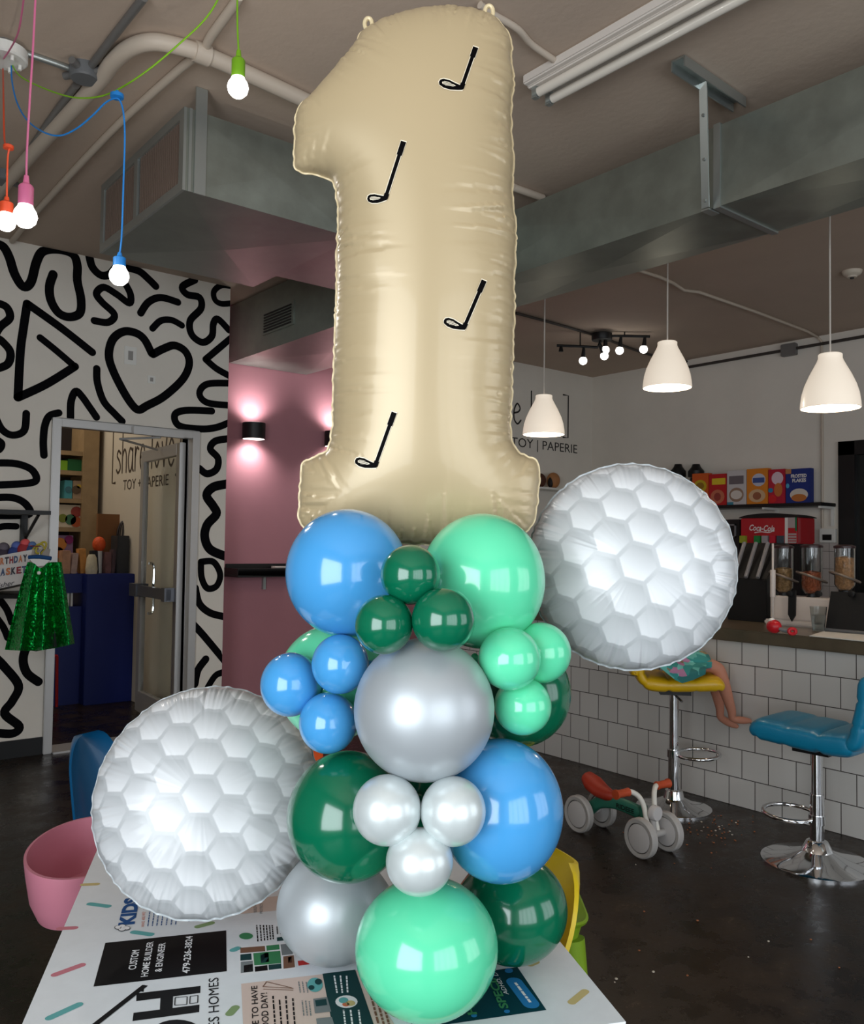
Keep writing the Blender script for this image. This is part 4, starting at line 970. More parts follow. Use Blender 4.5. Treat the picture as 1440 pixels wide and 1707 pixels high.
def dribbon(mbx, pts, w, mi, lift, n=14):
    P = smooth_path([V((x, y, 0)) for x, y in pts], k=n) if len(pts) > 2 else [V((pts[0][0], pts[0][1], 0)).lerp(V((pts[1][0], pts[1][1], 0)), k/n) for k in range(n+1)]
    vs = []
    for i in range(len(P)):
        tg = (P[min(i+1, len(P)-1)]-P[max(i-1, 0)]).normalized(); nn = V((tg.y, -tg.x, 0))*(w/2)
        for q in (P[i]-nn, P[i], P[i]+nn): vs.append(hit(q.x, q.y, lift))
    mbx.add(vs, [(3*i+j, 3*i+j+1, 3*i+j+4, 3*i+j+3) for i in range(len(P)-1) for j in (0, 1)], mi)
def dblob(mbx, poly, mi, lift):
    c = sum((V((x, y, 0)) for x, y in poly), V())/len(poly); vs = [hit(c.x, c.y, lift)]; n = len(poly); fs = []
    for r in (0.33, 0.66, 1.0):
        for x, y in poly: q = c.lerp(V((x, y, 0)), r); vs.append(hit(q.x, q.y, lift))
    for k in range(n):
        k2 = (k+1) % n; fs.append((0, 1+k, 1+k2))
        for r in (0, 1): fs.append((1+r*n+k, 1+r*n+k2, 1+(r+1)*n+k2, 1+(r+1)*n+k))
    mbx.add(vs, fs, mi)
m_vinyl = mat('black_vinyl', rgb(6,5,6), 0.6, spec=0.04); m_vinyl_w = mat('pale_vinyl_edge', rgb(232,220,196), 0.4)
for hl_, to, gp in (((769,147),(732,137),(793,78.5)), ((642,331),(612.5,332),(672.6,235.7)), ((773,547),(740,535),(807,467.5)), ((625,777),(592,768.5),(657,687.5))):
    H_, T_, G_ = V((*hl_,0)), V((*to,0)), V((*gp,0)); ax_ = (T_-H_); Lh = ax_.length; ax_.normalize(); pn = V((-ax_.y, ax_.x, 0))
    if pn.y > 0: pn = -pn
    sd = (G_-H_).normalized(); cut = H_ + sd*((G_-H_).length*0.76); dm = MB()
    def hp_(u, v): q = H_ + ax_*(u*Lh) + pn*v; return (q.x, q.y)
    def head(gr):
        return [hp_(-0.08-gr/Lh, 4.2), hp_(-0.04-gr/Lh, -2.5-gr), hp_(0.15, -4.6-gr), hp_(0.45, -7.0-gr), hp_(0.75, -6.8-gr), hp_(0.97, -3.8-gr*0.7), hp_(1.02+gr/Lh, 0.5), hp_(0.98+gr/Lh*0.7, 5.0+gr*0.6), hp_(0.85, 7.6+gr), hp_(0.6, 8.0+gr), hp_(0.35, 6.0+gr), hp_(0.14, 4.8+gr)]
    dblob(dm, head(1.4), 1, 0.0010); dribbon(dm, [(H_.x, H_.y), (G_.x+sd.x*1.2, G_.y+sd.y*1.2)], 8.2, 1, 0.0010); dribbon(dm, [(cut.x, cut.y), (G_.x+sd.x*1.5, G_.y+sd.y*1.5)], 10.5, 1, 0.0011)
    dblob(dm, head(0), 0, 0.0016); q0_ = H_ + sd*1; dribbon(dm, [(q0_.x-sd.x*3, q0_.y-sd.y*3), (G_.x, G_.y)], 6.0, 0, 0.0016, 20)
    q1_ = H_ + sd*9; dribbon(dm, [(H_.x, H_.y), (q1_.x, q1_.y)], 8.0, 0, 0.0018, 6)
    dribbon(dm, [(cut.x, cut.y), (G_.x, G_.y)], 9.0, 0, 0.0018, 10)
    dblob(dm, [hp_(0.26, 1.4), hp_(0.42, -1.6), hp_(0.70, -2.5), hp_(0.85, -0.9), hp_(0.88, 1.8), hp_(0.80, 4.0), hp_(0.60, 4.3), hp_(0.40, 3.2)], 1, 0.0022)
    for v in (-1.6, 0.6, 2.8): a, b = hp_(0.34, v+0.3), hp_(0.84, v); dribbon(dm, [a, b], 0.9, 0, 0.0027, 6)
    part('golf_club_print', dm, [m_vinyl, m_vinyl_w], t, smooth=False, label='black golf club print')

# ------------------------------------------------------------------ golf ball foil balloons
def golf_material(angle, name):
    m = bpy.data.materials.new(name); m.use_nodes = True; nt = m.node_tree; b = nt.nodes['Principled BSDF']; L = nt.links.new
    uvn = nt.nodes.new('ShaderNodeUVMap'); uvn.uv_map = 'flat'
    mp = nt.nodes.new('ShaderNodeMapping'); mp.inputs['Rotation'].default_value = (0, 0, angle); L(uvn.outputs[0], mp.inputs[0])
    S = (1.7320508, 1.0, 1.0)
    def vm(op, a, b_=None):
        n = nt.nodes.new('ShaderNodeVectorMath'); n.operation = op
        if isinstance(a, tuple): n.inputs[0].default_value = a
        else: L(a, n.inputs[0])
        if b_ is not None:
            if isinstance(b_, tuple): n.inputs[1].default_value = b_
            else: L(b_, n.inputs[1])
        return n
    def ma(op, a, b_=None, c=None):
        n = nt.nodes.new('ShaderNodeMath'); n.operation = op
        for i, q in enumerate((a, b_, c)):
            if q is None: continue
            if isinstance(q, (int, float)): n.inputs[i].default_value = q
            else: L(q, n.inputs[i])
        return n.outputs[0]
    p = vm('ADD', mp.outputs[0], (200*S[0], 200.0, 0)).outputs[0]
    hs = (S[0]/2, 0.5, 0)
    a = vm('SUBTRACT', vm('MODULO', p, (S[0], 1.0, 10.0)).outputs[0], hs).outputs[0]
    c = vm('SUBTRACT', vm('MODULO', vm('ADD', p, hs).outputs[0], (S[0], 1.0, 10.0)).outputs[0], hs).outputs[0]
    la, lc = vm('LENGTH', vm('MULTIPLY', a, (1,1,0)).outputs[0]).outputs['Value'], vm('LENGTH', vm('MULTIPLY', c, (1,1,0)).outputs[0]).outputs['Value']
    sel = ma('LESS_THAN', la, lc)
    mxn = nt.nodes.new('ShaderNodeMix'); mxn.data_type = 'VECTOR'; L(sel, mxn.inputs[0]); L(c, mxn.inputs[4]); L(a, mxn.inputs[5])
    g = mxn.outputs[1]; sp = nt.nodes.new('ShaderNodeSeparateXYZ'); L(g, sp.inputs[0])
    ax_, ay_ = ma('ABSOLUTE', sp.outputs[0]), ma('ABSOLUTE', sp.outputs[1])
    hd = ma('MAXIMUM', ay_, ma('ADD', ma('MULTIPLY', ax_, 0.8660254), ma('MULTIPLY', ay_, 0.5)))   # 0 centre .. 0.5 edge
    edge = nt.nodes.new('ShaderNodeMapRange'); edge.interpolation_type = 'SMOOTHSTEP'; edge.inputs[1].default_value = 0.415; edge.inputs[2].default_value = 0.47; L(hd, edge.inputs[0])
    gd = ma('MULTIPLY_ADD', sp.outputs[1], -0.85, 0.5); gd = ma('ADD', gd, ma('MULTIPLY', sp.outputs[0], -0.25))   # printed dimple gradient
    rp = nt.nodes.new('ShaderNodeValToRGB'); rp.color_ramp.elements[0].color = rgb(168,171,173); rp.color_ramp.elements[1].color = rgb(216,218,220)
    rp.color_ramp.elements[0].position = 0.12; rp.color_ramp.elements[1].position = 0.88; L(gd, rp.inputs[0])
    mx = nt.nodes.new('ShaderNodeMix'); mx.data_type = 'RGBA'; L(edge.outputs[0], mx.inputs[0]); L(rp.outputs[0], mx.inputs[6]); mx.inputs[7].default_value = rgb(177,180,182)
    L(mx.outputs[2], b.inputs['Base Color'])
    b.inputs['Roughness'].default_value = 0.33; b.inputs['Metallic'].default_value = 0.05; b.inputs['Specular IOR Level'].default_value = 0.35; b.inputs['Coat Weight'].default_value = 0.16; b.inputs['Coat Roughness'].default_value = 0.08
    return m
def golf_ball(px, py, rx, ry, t_, normal, ang, label, seed):
    c = at(px, py, t_); n = V(normal).normalized(); th = math.atan(math.hypot(px-CX, py-CY)/F_PX)
    u = V((0,0,1)).cross(n).normalized(); v = n.cross(u)
    if u.dot(RGT) < 0: u = -u
    R = ry/F_PX*t_*math.cos(th)**0.9; H = R*0.52; Rv = R
    t = thing('golf_ball_balloon', label, 'balloon', c - UZ*R, 'golf ball foil balloons')
    NT, NR_ = 480, 90
    rnd = np.random.RandomState(seed); ns = vnoise(seed, 46); ns2 = vnoise(seed+1, 90)
    deep = sorted(rnd.rand(26)*2*PI); dl = 0.25+0.75*rnd.rand(26)
    def rim(th_): return R*(1 - 0.010*abs(math.sin(th_*19+3*float(ns(th_/2/PI)))) + 0.006*float(ns2(th_/2/PI)))
    def surf(sg):
        vs, uvs = [], []
        for i in range(NR_+1):
            f = math.sin(PI/2*i/NR_)
            for k in range(NT):
                a = 2*PI*k/NT; s = a/2/PI; r = rim(a)*f
                z = H*(1-f**2.4)**0.52
                e = math.exp(-((1-f)/ (0.13+0.12*float(ns(s))))**2)*min(1, (1-f)/0.012)
                w = (abs(math.sin(a*52 + 6*float(ns(s))))-0.6)*0.0034*(0.2+1.1*float(ns2(s)))
                for dth, q in zip(deep, dl):
                    da = (a-dth+PI) % (2*PI) - PI
                    if abs(da) < 0.07: w -= 0.0085*q*math.exp(-(da/0.011)**2)*(1 if f > 1-0.30*q else math.exp(-((1-0.30*q-f)/0.06)**2)) ; 
                z += e*w
                P = c + u*(r*math.cos(a)) + v*(r*math.sin(a)) + n*(z*sg)
                vs.append(P)
                rr = math.asin(min(f*0.82, 1))/math.asin(0.82)
                k_ = rr*R*1.36/0.0675
                uvs.append((math.cos(a)*k_, math.sin(a)*k_))
        fs = [(i*NT+k, i*NT+(k+1) % NT, (i+1)*NT+(k+1) % NT, (i+1)*NT+k) for i in range(NR_) for k in range(NT)]
        return vs, fs, uvs
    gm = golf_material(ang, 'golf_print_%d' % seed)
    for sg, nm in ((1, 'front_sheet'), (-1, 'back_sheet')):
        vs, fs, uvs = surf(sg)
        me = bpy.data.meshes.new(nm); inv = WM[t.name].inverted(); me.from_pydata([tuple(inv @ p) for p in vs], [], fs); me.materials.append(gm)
        me.polygons.foreach_set('use_smooth', [True]*len(me.polygons))
        ul = me.uv_layers.new(name='flat'); li = np.zeros(len(me.loops), int); me.loops.foreach_get('vertex_index', li)
        ul.data.foreach_set('uv', np.array(uvs, dtype=np.float32)[li].ravel())
        me.update(); o = bpy.data.objects.new(nm, me); COL.objects.link(o); o.parent = t
    se = MB(); vs = []
    for k in range(NT):
        a = 2*PI*k/NT; w = 0.0016*math.sin(a*31+4*float(ns(a/2/PI)))
        for r, z in ((rim(a), -0.0005), (rim(a)+0.0028, w-0.0005), (rim(a)+0.0028, w+0.0005), (rim(a), 0.0005)): vs.append(c + u*(r*math.cos(a)) + v*(r*math.sin(a)) + n*z)
    se.add(vs, [(4*i+k, 4*((i+1) % NT)+k, 4*((i+1) % NT)+(k+1) % 4, 4*i+(k+1) % 4) for i in range(NT) for k in range(4)])
    part('seam', se, mat('clear_seam', rgb(176,182,184), 0.35), t)
TOC1 = (CAM - at(338,1330,1.44)).normalized(); TOC2 = (CAM - at(1052,943,1.42)).normalized()
golf_ball(347, 1331, 190, 198, 1.44, TOC1*1.0 - RGT*0.12 + UPV*0.05, math.radians(3), 'golf ball foil balloon low on the left, over the printed table', 3)
golf_ball(1052, 943, 170, 175, 1.42, TOC2*1.0 + RGT*0.12 + UPV*0.05, math.radians(14), 'golf ball foil balloon high on the right of the column', 8)
# ------------------------------------------------------------------ bar counter
BX = 4.19
zt1, zt0 = onX(1440, 1069.6, BX).z, onX(1440, 1093, BX).z
BY0, BY1 = -0.6, 5.3
m_slab = mat('bar_slab', rgb(88,78,62), 0.32, noise=0.22, nscale=5, coat=0.2)
t = thing('bar_counter', 'long bar counter with white tiled front and dark slab top', 'counter', (BX+0.35, 2.4, 0))
part('tiled_front', MB().box((BX+0.045, BY0, 0.0), (BX+0.16, BY1, zt0)), m_tile, t, smooth=False)
part('tiled_end', MB().box((BX+0.16, BY1-0.1, 0.0), (BX+0.60, BY1, zt0)), m_tile, t, smooth=False)
part('worktop', MB().box((BX, BY0, zt0), (BX+0.72, BY1+0.03, zt1)), m_slab, t, bevel=0.005)
ZC = zt1
def onbar(px, py): return onZ(px, py, ZC)
# cereal dispenser
p = onbar(1273, 1040); q = onbar(1400, 1052); xb = p.x
t = thing('cereal_dispenser', 'white based cereal dispenser with three clear tubes on the bar', 'dispenser', (xb+0.12, (p.y+q.y)/2, ZC))
zb_ = onX(1300, 994, xb).z
b = MB(); yL = p.y; yR = onX(1440, 1000, xb).y
b.box((xb, yR, ZC), (xb+0.22, yL, ZC+0.03)); b.box((xb+0.03, yR+0.01, ZC+0.03), (xb+0.20, yL-0.02, zb_))
part('base', b, mat('dispenser_white', rgb(196,186,178), 0.45), t, bevel=0.008)
m_cer = [mat('cereal_'+n, c, 0.8, noise=0.45, nscale=60, bump=1.0, bscale=90) for n, c in (('mix', rgb(168,130,84)), ('red', rgb(176,92,56)), ('tan', rgb(196,146,100)))]
for i, (cx_, w_, yt, yb, yf) in enumerate(((1306,31,914,988,946),(1353,33,913,990,952),(1408,32,914,984,928))):
    xc = xb+0.10; c = onX(cx_, yb, xc); r = w_/2/F_PX*((c-CAM).dot(FWD)); zt_ = onX(cx_, yt, xc).z; zf = onX(cx_, yf, xc).z
    tu = part('tube', MB().lathe([(r*0.6,0),(r,0.03),(r,zt_-c.z),(r-0.003,zt_-c.z),(r-0.003,0.03),(r*0.58,0.003)], 28, c, close=True), mat('tube_clear', rgb(236,238,238), 0.06, trans=1.0, ior=1.42), t)
    part('cereal', MB().lathe([(0,0.004),(r*0.55,0.006),(r-0.005,0.032),(r-0.005,zf-c.z-0.006),(r*0.4,zf-c.z),(0,zf-c.z+0.004)], 24, c), m_cer[i], tu)
    part('lid', MB().lathe([(0,0),(r+0.004,0),(r+0.004,0.012),(r*0.7,0.02),(0,0.02)], 28, (c.x, c.y, zt_)), mat('dark_lid', rgb(40,16,18), 0.4), tu)
    zr = onX(cx_, 962, xc).z
    rp = [V((xc + math.cos(a)*(r+0.022), c.y + math.sin(a)*(r+0.022), zr - 0.028*math.cos(a+0.9))) for a in [2*PI*k/24 for k in range(24)]]
    part('holder_ring', MB().tube(rp, 0.007, 8, closed=True), mat('ring_grey', rgb(122,110,100), 0.35, metal=0.5), t)
    kc = onX(cx_+13, 990, xb-0.02)
    part('turn_knob', MB().lathe([(0,0),(0.016,0),(0.018,0.02),(0,0.025)], 16, kc, (-1,0,0)), m_black, t)
    part('stem', MB().cyl(V((xc, c.y, zb_-0.005)), c+V((0,0,0.004)), r*0.5, n=16), m_black, t)
pc = onX(1288, 960, xb-0.01)
pk = MB().cyl(V((pc.x, pc.y, ZC+0.03)), V((pc.x, pc.y, onX(1288, 906, xb-0.01).z)), 0.006, n=10).cyl(V((pc.x, pc.y, onX(1288,995,xb-0.01).z)), V((pc.x, pc.y, onX(1288,950,xb-0.01).z)), 0.015, n=12)
part('support_post', pk, mat('dispenser_white', rgb(196,186,178), 0.45), t)
sc_ = [onX(x, y, xb-0.035) for x, y in ((1314,986),(1326,984),(1325,1026),(1319,1036),(1313,1024))]
part('serving_paddle', MB().prism(sc_, (0.012,0,0)), m_black, t)
# black cutlery organiser
p, q = onbar(1222, 1034), onbar(1270, 1038); xo = p.x + 0.02
zt_ = onX(1245, 905, xo+0.2).z
t = thing('cutlery_organizer', 'tall black cutlery and cup organiser on the bar left of the dispenser', 'organizer', (xo+0.12, p.y-0.1, ZC))
y1_, y0_ = onX(1212, 1000, xo).y, onX(1278, 1000, xo).y; zf = onX(1245, 965, xo).z
pts = [(xo, ZC), (xo+0.26, ZC), (xo+0.26, zt_), (xo+0.22, zt_), (xo, zf)]
part('organizer_body', MB().prism([V((a, y0_, z)) for a, z in pts], (0, y1_-y0_, 0)), m_black, t, bevel=0.004)
for i in range(3):
    yy_ = y0_ + (y1_-y0_)*(0.2+0.3*i); a = V((xo+0.01, yy_, zf+0.01)); bq = V((xo+0.17, yy_+0.02, zt_-0.02))
    part('divider', MB().tube([a-V((0.02,0,0)), bq-V((0.03,0,-0.02))], 0.012, 8), mat('plastic_grey', rgb(120,118,120), 0.35), t)
# water cup
c = onbar(1364, 1052)
t = thing('water_cup', 'clear plastic cup of water beside the open laptop', 'cup', c)
hc = onX(1364, 1011, c.x).z - ZC
part('cup_wall', MB().lathe([(0.001,0.001),(0.030,0.001),(0.043,hc),(0.041,hc),(0.028,0.004),(0.001,0.004)], 28, c, close=True), mat('cup_plastic', rgb(226,230,230), 0.04, trans=1.0, ior=1.25), t)
part('water', MB().lathe([(0,0.005),(0.027,0.005),(0.037,hc*0.66),(0,hc*0.66)], 24, c), mat('water', rgb(220,226,226), 0.02, trans=1.0, ior=1.2), t)
# laptop
p = onbar(1376, 1051)
t = thing('laptop', 'black open laptop on the bar cut by the right picture edge', 'laptop', (p.x+0.1, p.y-0.17, ZC))
hgt = onX(1391, 986, p.x+0.06).z - ZC
part('laptop_screen', MB().prism([p+V((0,0,0.012)), p+V((0,-0.34,0.012)), p+V((0.06,-0.34,hgt)), p+V((0.06,0,hgt))], (0.008,0,0)), m_black, t)
part('laptop_base', MB().box((p.x-0.03, p.y-0.34, ZC), (p.x+0.20, p.y, ZC+0.014)), mat('laptop_silver', rgb(150,152,154), 0.35, metal=0.7), t, bevel=0.003)
# papers
P4 = [onbar(1349,1061), onbar(1372,1054), onbar(1470,1062), onbar(1470,1073)]
solo('paper_sheets', MB().prism([v_+V((0,0,0.001)) for v_ in P4], (0,0,0.004)), mat('paper', rgb(206,202,194), 0.8), 'white paper sheets on the bar in front of the laptop', 'paper', smooth=False)
# red toy
c = onbar(1290, 1056)
t = thing('red_toy', 'small red toy with a grey link lying on the bar edge', 'toy', c)
m_red = mat('toy_red', rgb(190,22,34), 0.35)
part('toy_head', MB().sphere(c+V((0,0,0.036)), 0.036, 20, 14, sc=(1,1.05,0.98)), m_red, t)
part('toy_cap', MB().sphere(c+V((0.0,0.012,0.062)), 0.018, 14, 10), m_white_pl, t)
part('toy_link', MB().tube([c+V((0,-0.02,0.03)), c+V((-0.01,-0.055,0.022)), c+V((-0.01,-0.085,0.02))], 0.010, 10), mat('toy_grey', rgb(120,122,126), 0.4), t)
e = c+V((-0.012,-0.105,0.021)); part('toy_ring', MB().tube([e+V((math.cos(a)*0.010, math.cos(a)*-0.013, math.sin(a)*0.013)) for a in [2*PI*k/14 for k in range(14)]], 0.009, 8, closed=True), m_red, t)

# ------------------------------------------------------------------ back bar on the right wall
yb1, yb0 = onX(1100, 900, 6.9).y, dy+0.02
solo('back_counter', MB().box((6.86, yb0, 0), (XR-0.013, yb1, 0.88)).box((6.83, yb0, 0.88), (XR-0.013, yb1+0.02, 0.92)), mat('cabinet_dark', rgb(52,46,44), 0.5), 'dark back counter under the red soda machine', 'counter', smooth=False)
XK = 6.92
k1, k0 = onX(1234, 880, XK).y, onX(1329, 880, XK).y; kt, kb = onX(1296, 862, XK).z, onX(1270, 906, XK).z
t = thing('soda_machine', 'red and black soda fountain machine with white script on the back counter', 'soda machine', (XK+0.2, (k0+k1)/2, 0.92))
m_coke = mat('soda_red', rgb(176,8,22), 0.3, coat=0.4)
part('red_header', MB().box((XK, k0, kb), (XK+0.30, k1, kt)), m_coke, t, bevel=0.01)
tp = [V((XK-0.01, k0-0.01+(k1-k0+0.02)*i/12, kt+0.035*math.sin(PI*i/12)**0.6)) for i in range(13)]
part('black_cap', MB().prism([V((XK-0.01, k1+0.01, kt-0.005)), V((XK-0.01, k0-0.01, kt-0.005))] + tp, (0.32,0,0)), m_black, t)
part('black_front', MB().box((XK+0.04, k0, 0.92), (XK+0.30, k1, kb)), m_black, t)
def kx(px, py, d=0.0): return onX(px, py, XK-d)
pn = MB(); pn.prism([kx(1308,862,0.002), kx(1313,862,0.002), kx(1313,908,0.002), kx(1308,908,0.002)], (0.003,0,0))
part('white_stripe', pn, m_white_pl, t)
pn = MB(); pn.prism([kx(1313,862,0.002), kx(1325,862,0.002), kx(1325,880,0.002), kx(1313,880,0.002)], (0.003,0,0)).prism([kx(1325,862,0.002), kx(1328,862,0.002), kx(1328,885,0.002), kx(1325,885,0.002)], (0.003,0,0), 1)
for j in range(4): pn.prism([kx(1314,889+j*4.5,0.003), kx(1327,889+j*4.5,0.003), kx(1327,892+j*4.5,0.003), kx(1314,892+j*4.5,0.003)], (0.002,0,0), 0)
part('side_print', pn, [mat('print_pale', rgb(176,160,158), 0.5), mat('print_green', rgb(16,110,66), 0.5)], t)
lg = MB(); put_text(lg, 'Coca-Cola', kx(1249,884,0.003), kx(1291,886,0.003), (kx(1249,874,0.003)-kx(1249,884,0.003)).length, UZ, (-1,0,0), bold=0.02, shear=0.35)
ribbon(lg, [kx(1258,888,0.003), kx(1268,886.5,0.003), kx(1282,887.5,0.003), kx(1290,884,0.003)], 0.008, (-1,0,0))
part('logo_script', lg, mat('logo_white', rgb(226,222,220), 0.5), t, smooth=False)
for i, (x, c_) in enumerate(((1238, rgb(150,160,40)), (1262, rgb(20,130,60)), (1275, rgb(160,156,160)), (1288, rgb(190,30,50)), (1300, rgb(60,74,84)))):
    a, b_ = kx(x-5, 905, 0.02), kx(x+5, 893, 0.02)
    part('valve_badge', MB().box((XK-0.03, min(a.y,b_.y), min(a.z,b_.z)), (XK+0.01, max(a.y,b_.y), max(a.z,b_.z))), mat('badge_%d' % i, c_, 0.4), t, bevel=0.003)
    vy = (a.y+b_.y)/2; part('valve_nozzle', MB().cyl((XK-0.005, vy, kb-0.12), (XK-0.005, vy, kb+0.01), 0.012, 0.02, 12), m_black, t)
a, b_ = onX(1196, 870, XK), onX(1231, 908, XK)
t = thing('countertop_screen', 'black box with a grey framed screen left of the soda machine', 'screen', (XK+0.2, (a.y+b_.y)/2, 0.92))
part('screen_body', MB().box((XK+0.02, b_.y, 0.92), (XK+0.34, a.y, onX(1210, 866, XK).z)), m_black, t, bevel=0.005)
sf = MB(); A, B_ = onX(1203, 874, XK+0.01), onX(1226, 896, XK+0.01)
for (y_a, y_b, z_a, z_b) in ((B_.y, A.y, A.z-0.012, A.z), (B_.y, A.y, B_.z, B_.z+0.012), (B_.y, B_.y+0.012, B_.z, A.z), (A.y-0.012, A.y, B_.z, A.z)): sf.box((XK+0.008, y_a, z_a), (XK+0.02, y_b, z_b))
part('screen_frame', sf, mat('plastic_grey', rgb(120,118,120), 0.35), t)

# cereal shelf
XS = 7.20
zs = onX(1300, 839, XS).z
sy1, sy0 = onX(1100, 838, XS).y, onX(1369, 842, XS).y
t = thing('wall_shelf', 'black wall shelf holding the row of cereal boxes', 'shelf', (XR-0.13, (sy0+sy1)/2, zs-0.03))
part('shelf_board', MB().box((XS, sy0, zs-0.03), (XR, sy1, zs)), m_black, t, bevel=0.003)
for px in (1272, 1366):
    y_ = onX(px, 845, XS+0.02).y
    part('bracket', MB().box((XS+0.02, y_-0.012, zs-0.05), (XR, y_+0.012, zs-0.03)).box((XR-0.02, y_-0.012, zs-0.20), (XR, y_+0.012, zs-0.05)), m_white_pl, t)
def cereal_box(x0, x1, yt, base, lab, art):
    a, b_ = onX(x0, 838, XS+0.02), onX(x1, 838, XS+0.02); zt_ = onX((x0+x1)/2, yt, XS+0.02).z
    y0, y1 = b_.y+0.003, a.y-0.003; xf = XS+0.03
    t = thing('cereal_box', lab, 'cereal box', (xf+0.03, (y0+y1)/2, zs), 'cereal boxes on the black wall shelf')
    part('carton', MB().box((xf, y0, zs), (xf+0.065, y1, zt_)), mat('carton_'+art[0], base, 0.5), t, bevel=0.002)
    H = zt_-zs; Wd = y1-y0; ms = []; mb = MB(); mb.keep = True
    for k, (kind, u0, v0, u1, v1, col) in enumerate(art[1]):
        ms.append(mat('print_%s_%d' % (art[0], k), col, 0.5))
        P = lambda u, v: V((xf-0.0010-0.0006*k, y1 - Wd*u, zs + H*v))
        if kind == 'e': mb.add([P((u0+u1)/2+(u1-u0)/2*math.cos(2*PI*j/20), (v0+v1)/2+(v1-v0)/2*math.sin(2*PI*j/20)) for j in range(20)], [tuple(range(20))], k)
        elif kind == 'q': mb.add([P(u0,v0), P(u1,v0), P(u1,v1), P(u0,v1)], [(0,1,2,3)], k)
        else: put_text(mb, kind, P(u0,v0), P(u1,v0), (v1-v0)*H, UZ, (-1,0,0), k, bold=0.04)
    part('box_print', mb, ms, t, smooth=False)
W_ = rgb(222,218,214)
cereal_box(1152,1180,789,rgb(206,88,26),'orange cereal box at the left end, half behind the golf ball balloon',('pumpkin',[('e',0.1,0.4,0.9,0.8,rgb(196,170,30)),('q',0.05,0.05,0.95,0.3,rgb(90,40,20)),('e',0.25,0.5,0.75,0.72,rgb(150,110,20))]))
cereal_box(1180,1210,790,rgb(186,26,30),'red cereal box with yellow lettering band, second from the left',('red',[('q',0.18,0.66,0.95,0.86,rgb(220,190,40)),('e',0.1,0.05,0.9,0.5,rgb(196,110,80)),('e',0.3,0.14,0.7,0.4,rgb(150,60,50))]))
cereal_box(1210,1243,784,rgb(196,190,190),'white cereal box with a grey bowl picture, third from left',('white',[('e',0.12,0.08,0.88,0.5,rgb(150,120,100)),('e',0.2,0.16,0.8,0.42,rgb(214,204,196)),('q',0.12,0.6,0.88,0.84,rgb(110,100,104)),('q',0.02,0.0,0.35,0.08,rgb(60,130,150))]))
cereal_box(1243,1279,781,rgb(216,128,30),'amber cereal box with blue white badge, right of the white box',('amber',[('e',0.25,0.5,0.9,0.86,rgb(190,190,206)),('q',0.3,0.6,0.85,0.74,rgb(60,80,140)),('e',0.1,0.05,0.9,0.42,rgb(206,170,130)),('e',0.3,0.12,0.7,0.34,rgb(150,90,60))]))
cereal_box(1279,1308,782,rgb(180,24,50),'crimson cereal box beside the blue one',('crimson',[('e',0.2,0.55,0.9,0.92,rgb(216,190,200)),('e',0.35,0.2,0.85,0.6,rgb(196,110,50)),('e',0.0,0.02,0.5,0.26,rgb(206,30,34)),('e',0.0,0.32,0.3,0.46,rgb(40,130,170))]))
cereal_box(1308,1350,781,rgb(20,44,120),'dark blue cereal box with white lettering at the right end',('blue',[('FROSTED',0.22,0.74,0.86,0.84,W_),('FLAKES',0.28,0.61,0.84,0.71,W_),('e',0.18,0.06,0.92,0.42,rgb(206,196,186)),('e',0.24,0.04,0.86,0.26,rgb(186,110,50)),('e',0.02,0.44,0.16,0.58,rgb(80,170,206)),('q',0.0,0.86,0.24,1.0,rgb(190,130,80))]))
for i, (px, w_, lb) in enumerate(((1130,25,'black lidded canister, left of the two behind the golf ball balloon'), (1160,26,'black lidded canister next to the orange cereal box'))):
    c = onX(px, 838, XS+0.15); r = w_/2/F_PX*((c-CAM).dot(FWD)); zt_ = onX(px, 774, XS+0.15).z - zs; c = V((c.x, c.y, zs))
    t = thing('canister', lb, 'canister', c, 'black canisters on the wall shelf')
    part('canister_body', MB().lathe([(0,0),(r*0.8,0),(r*0.82,zt_*0.55),(r*0.7,zt_*0.68),(0,zt_*0.68)], 24, c), m_black, t)
    part('lid', MB().lathe([(0,zt_*0.68),(r,zt_*0.70),(r,zt_*0.84),(r*0.6,zt_*0.93),(r*0.45,zt_),(0,zt_)], 24, c), m_black, t)

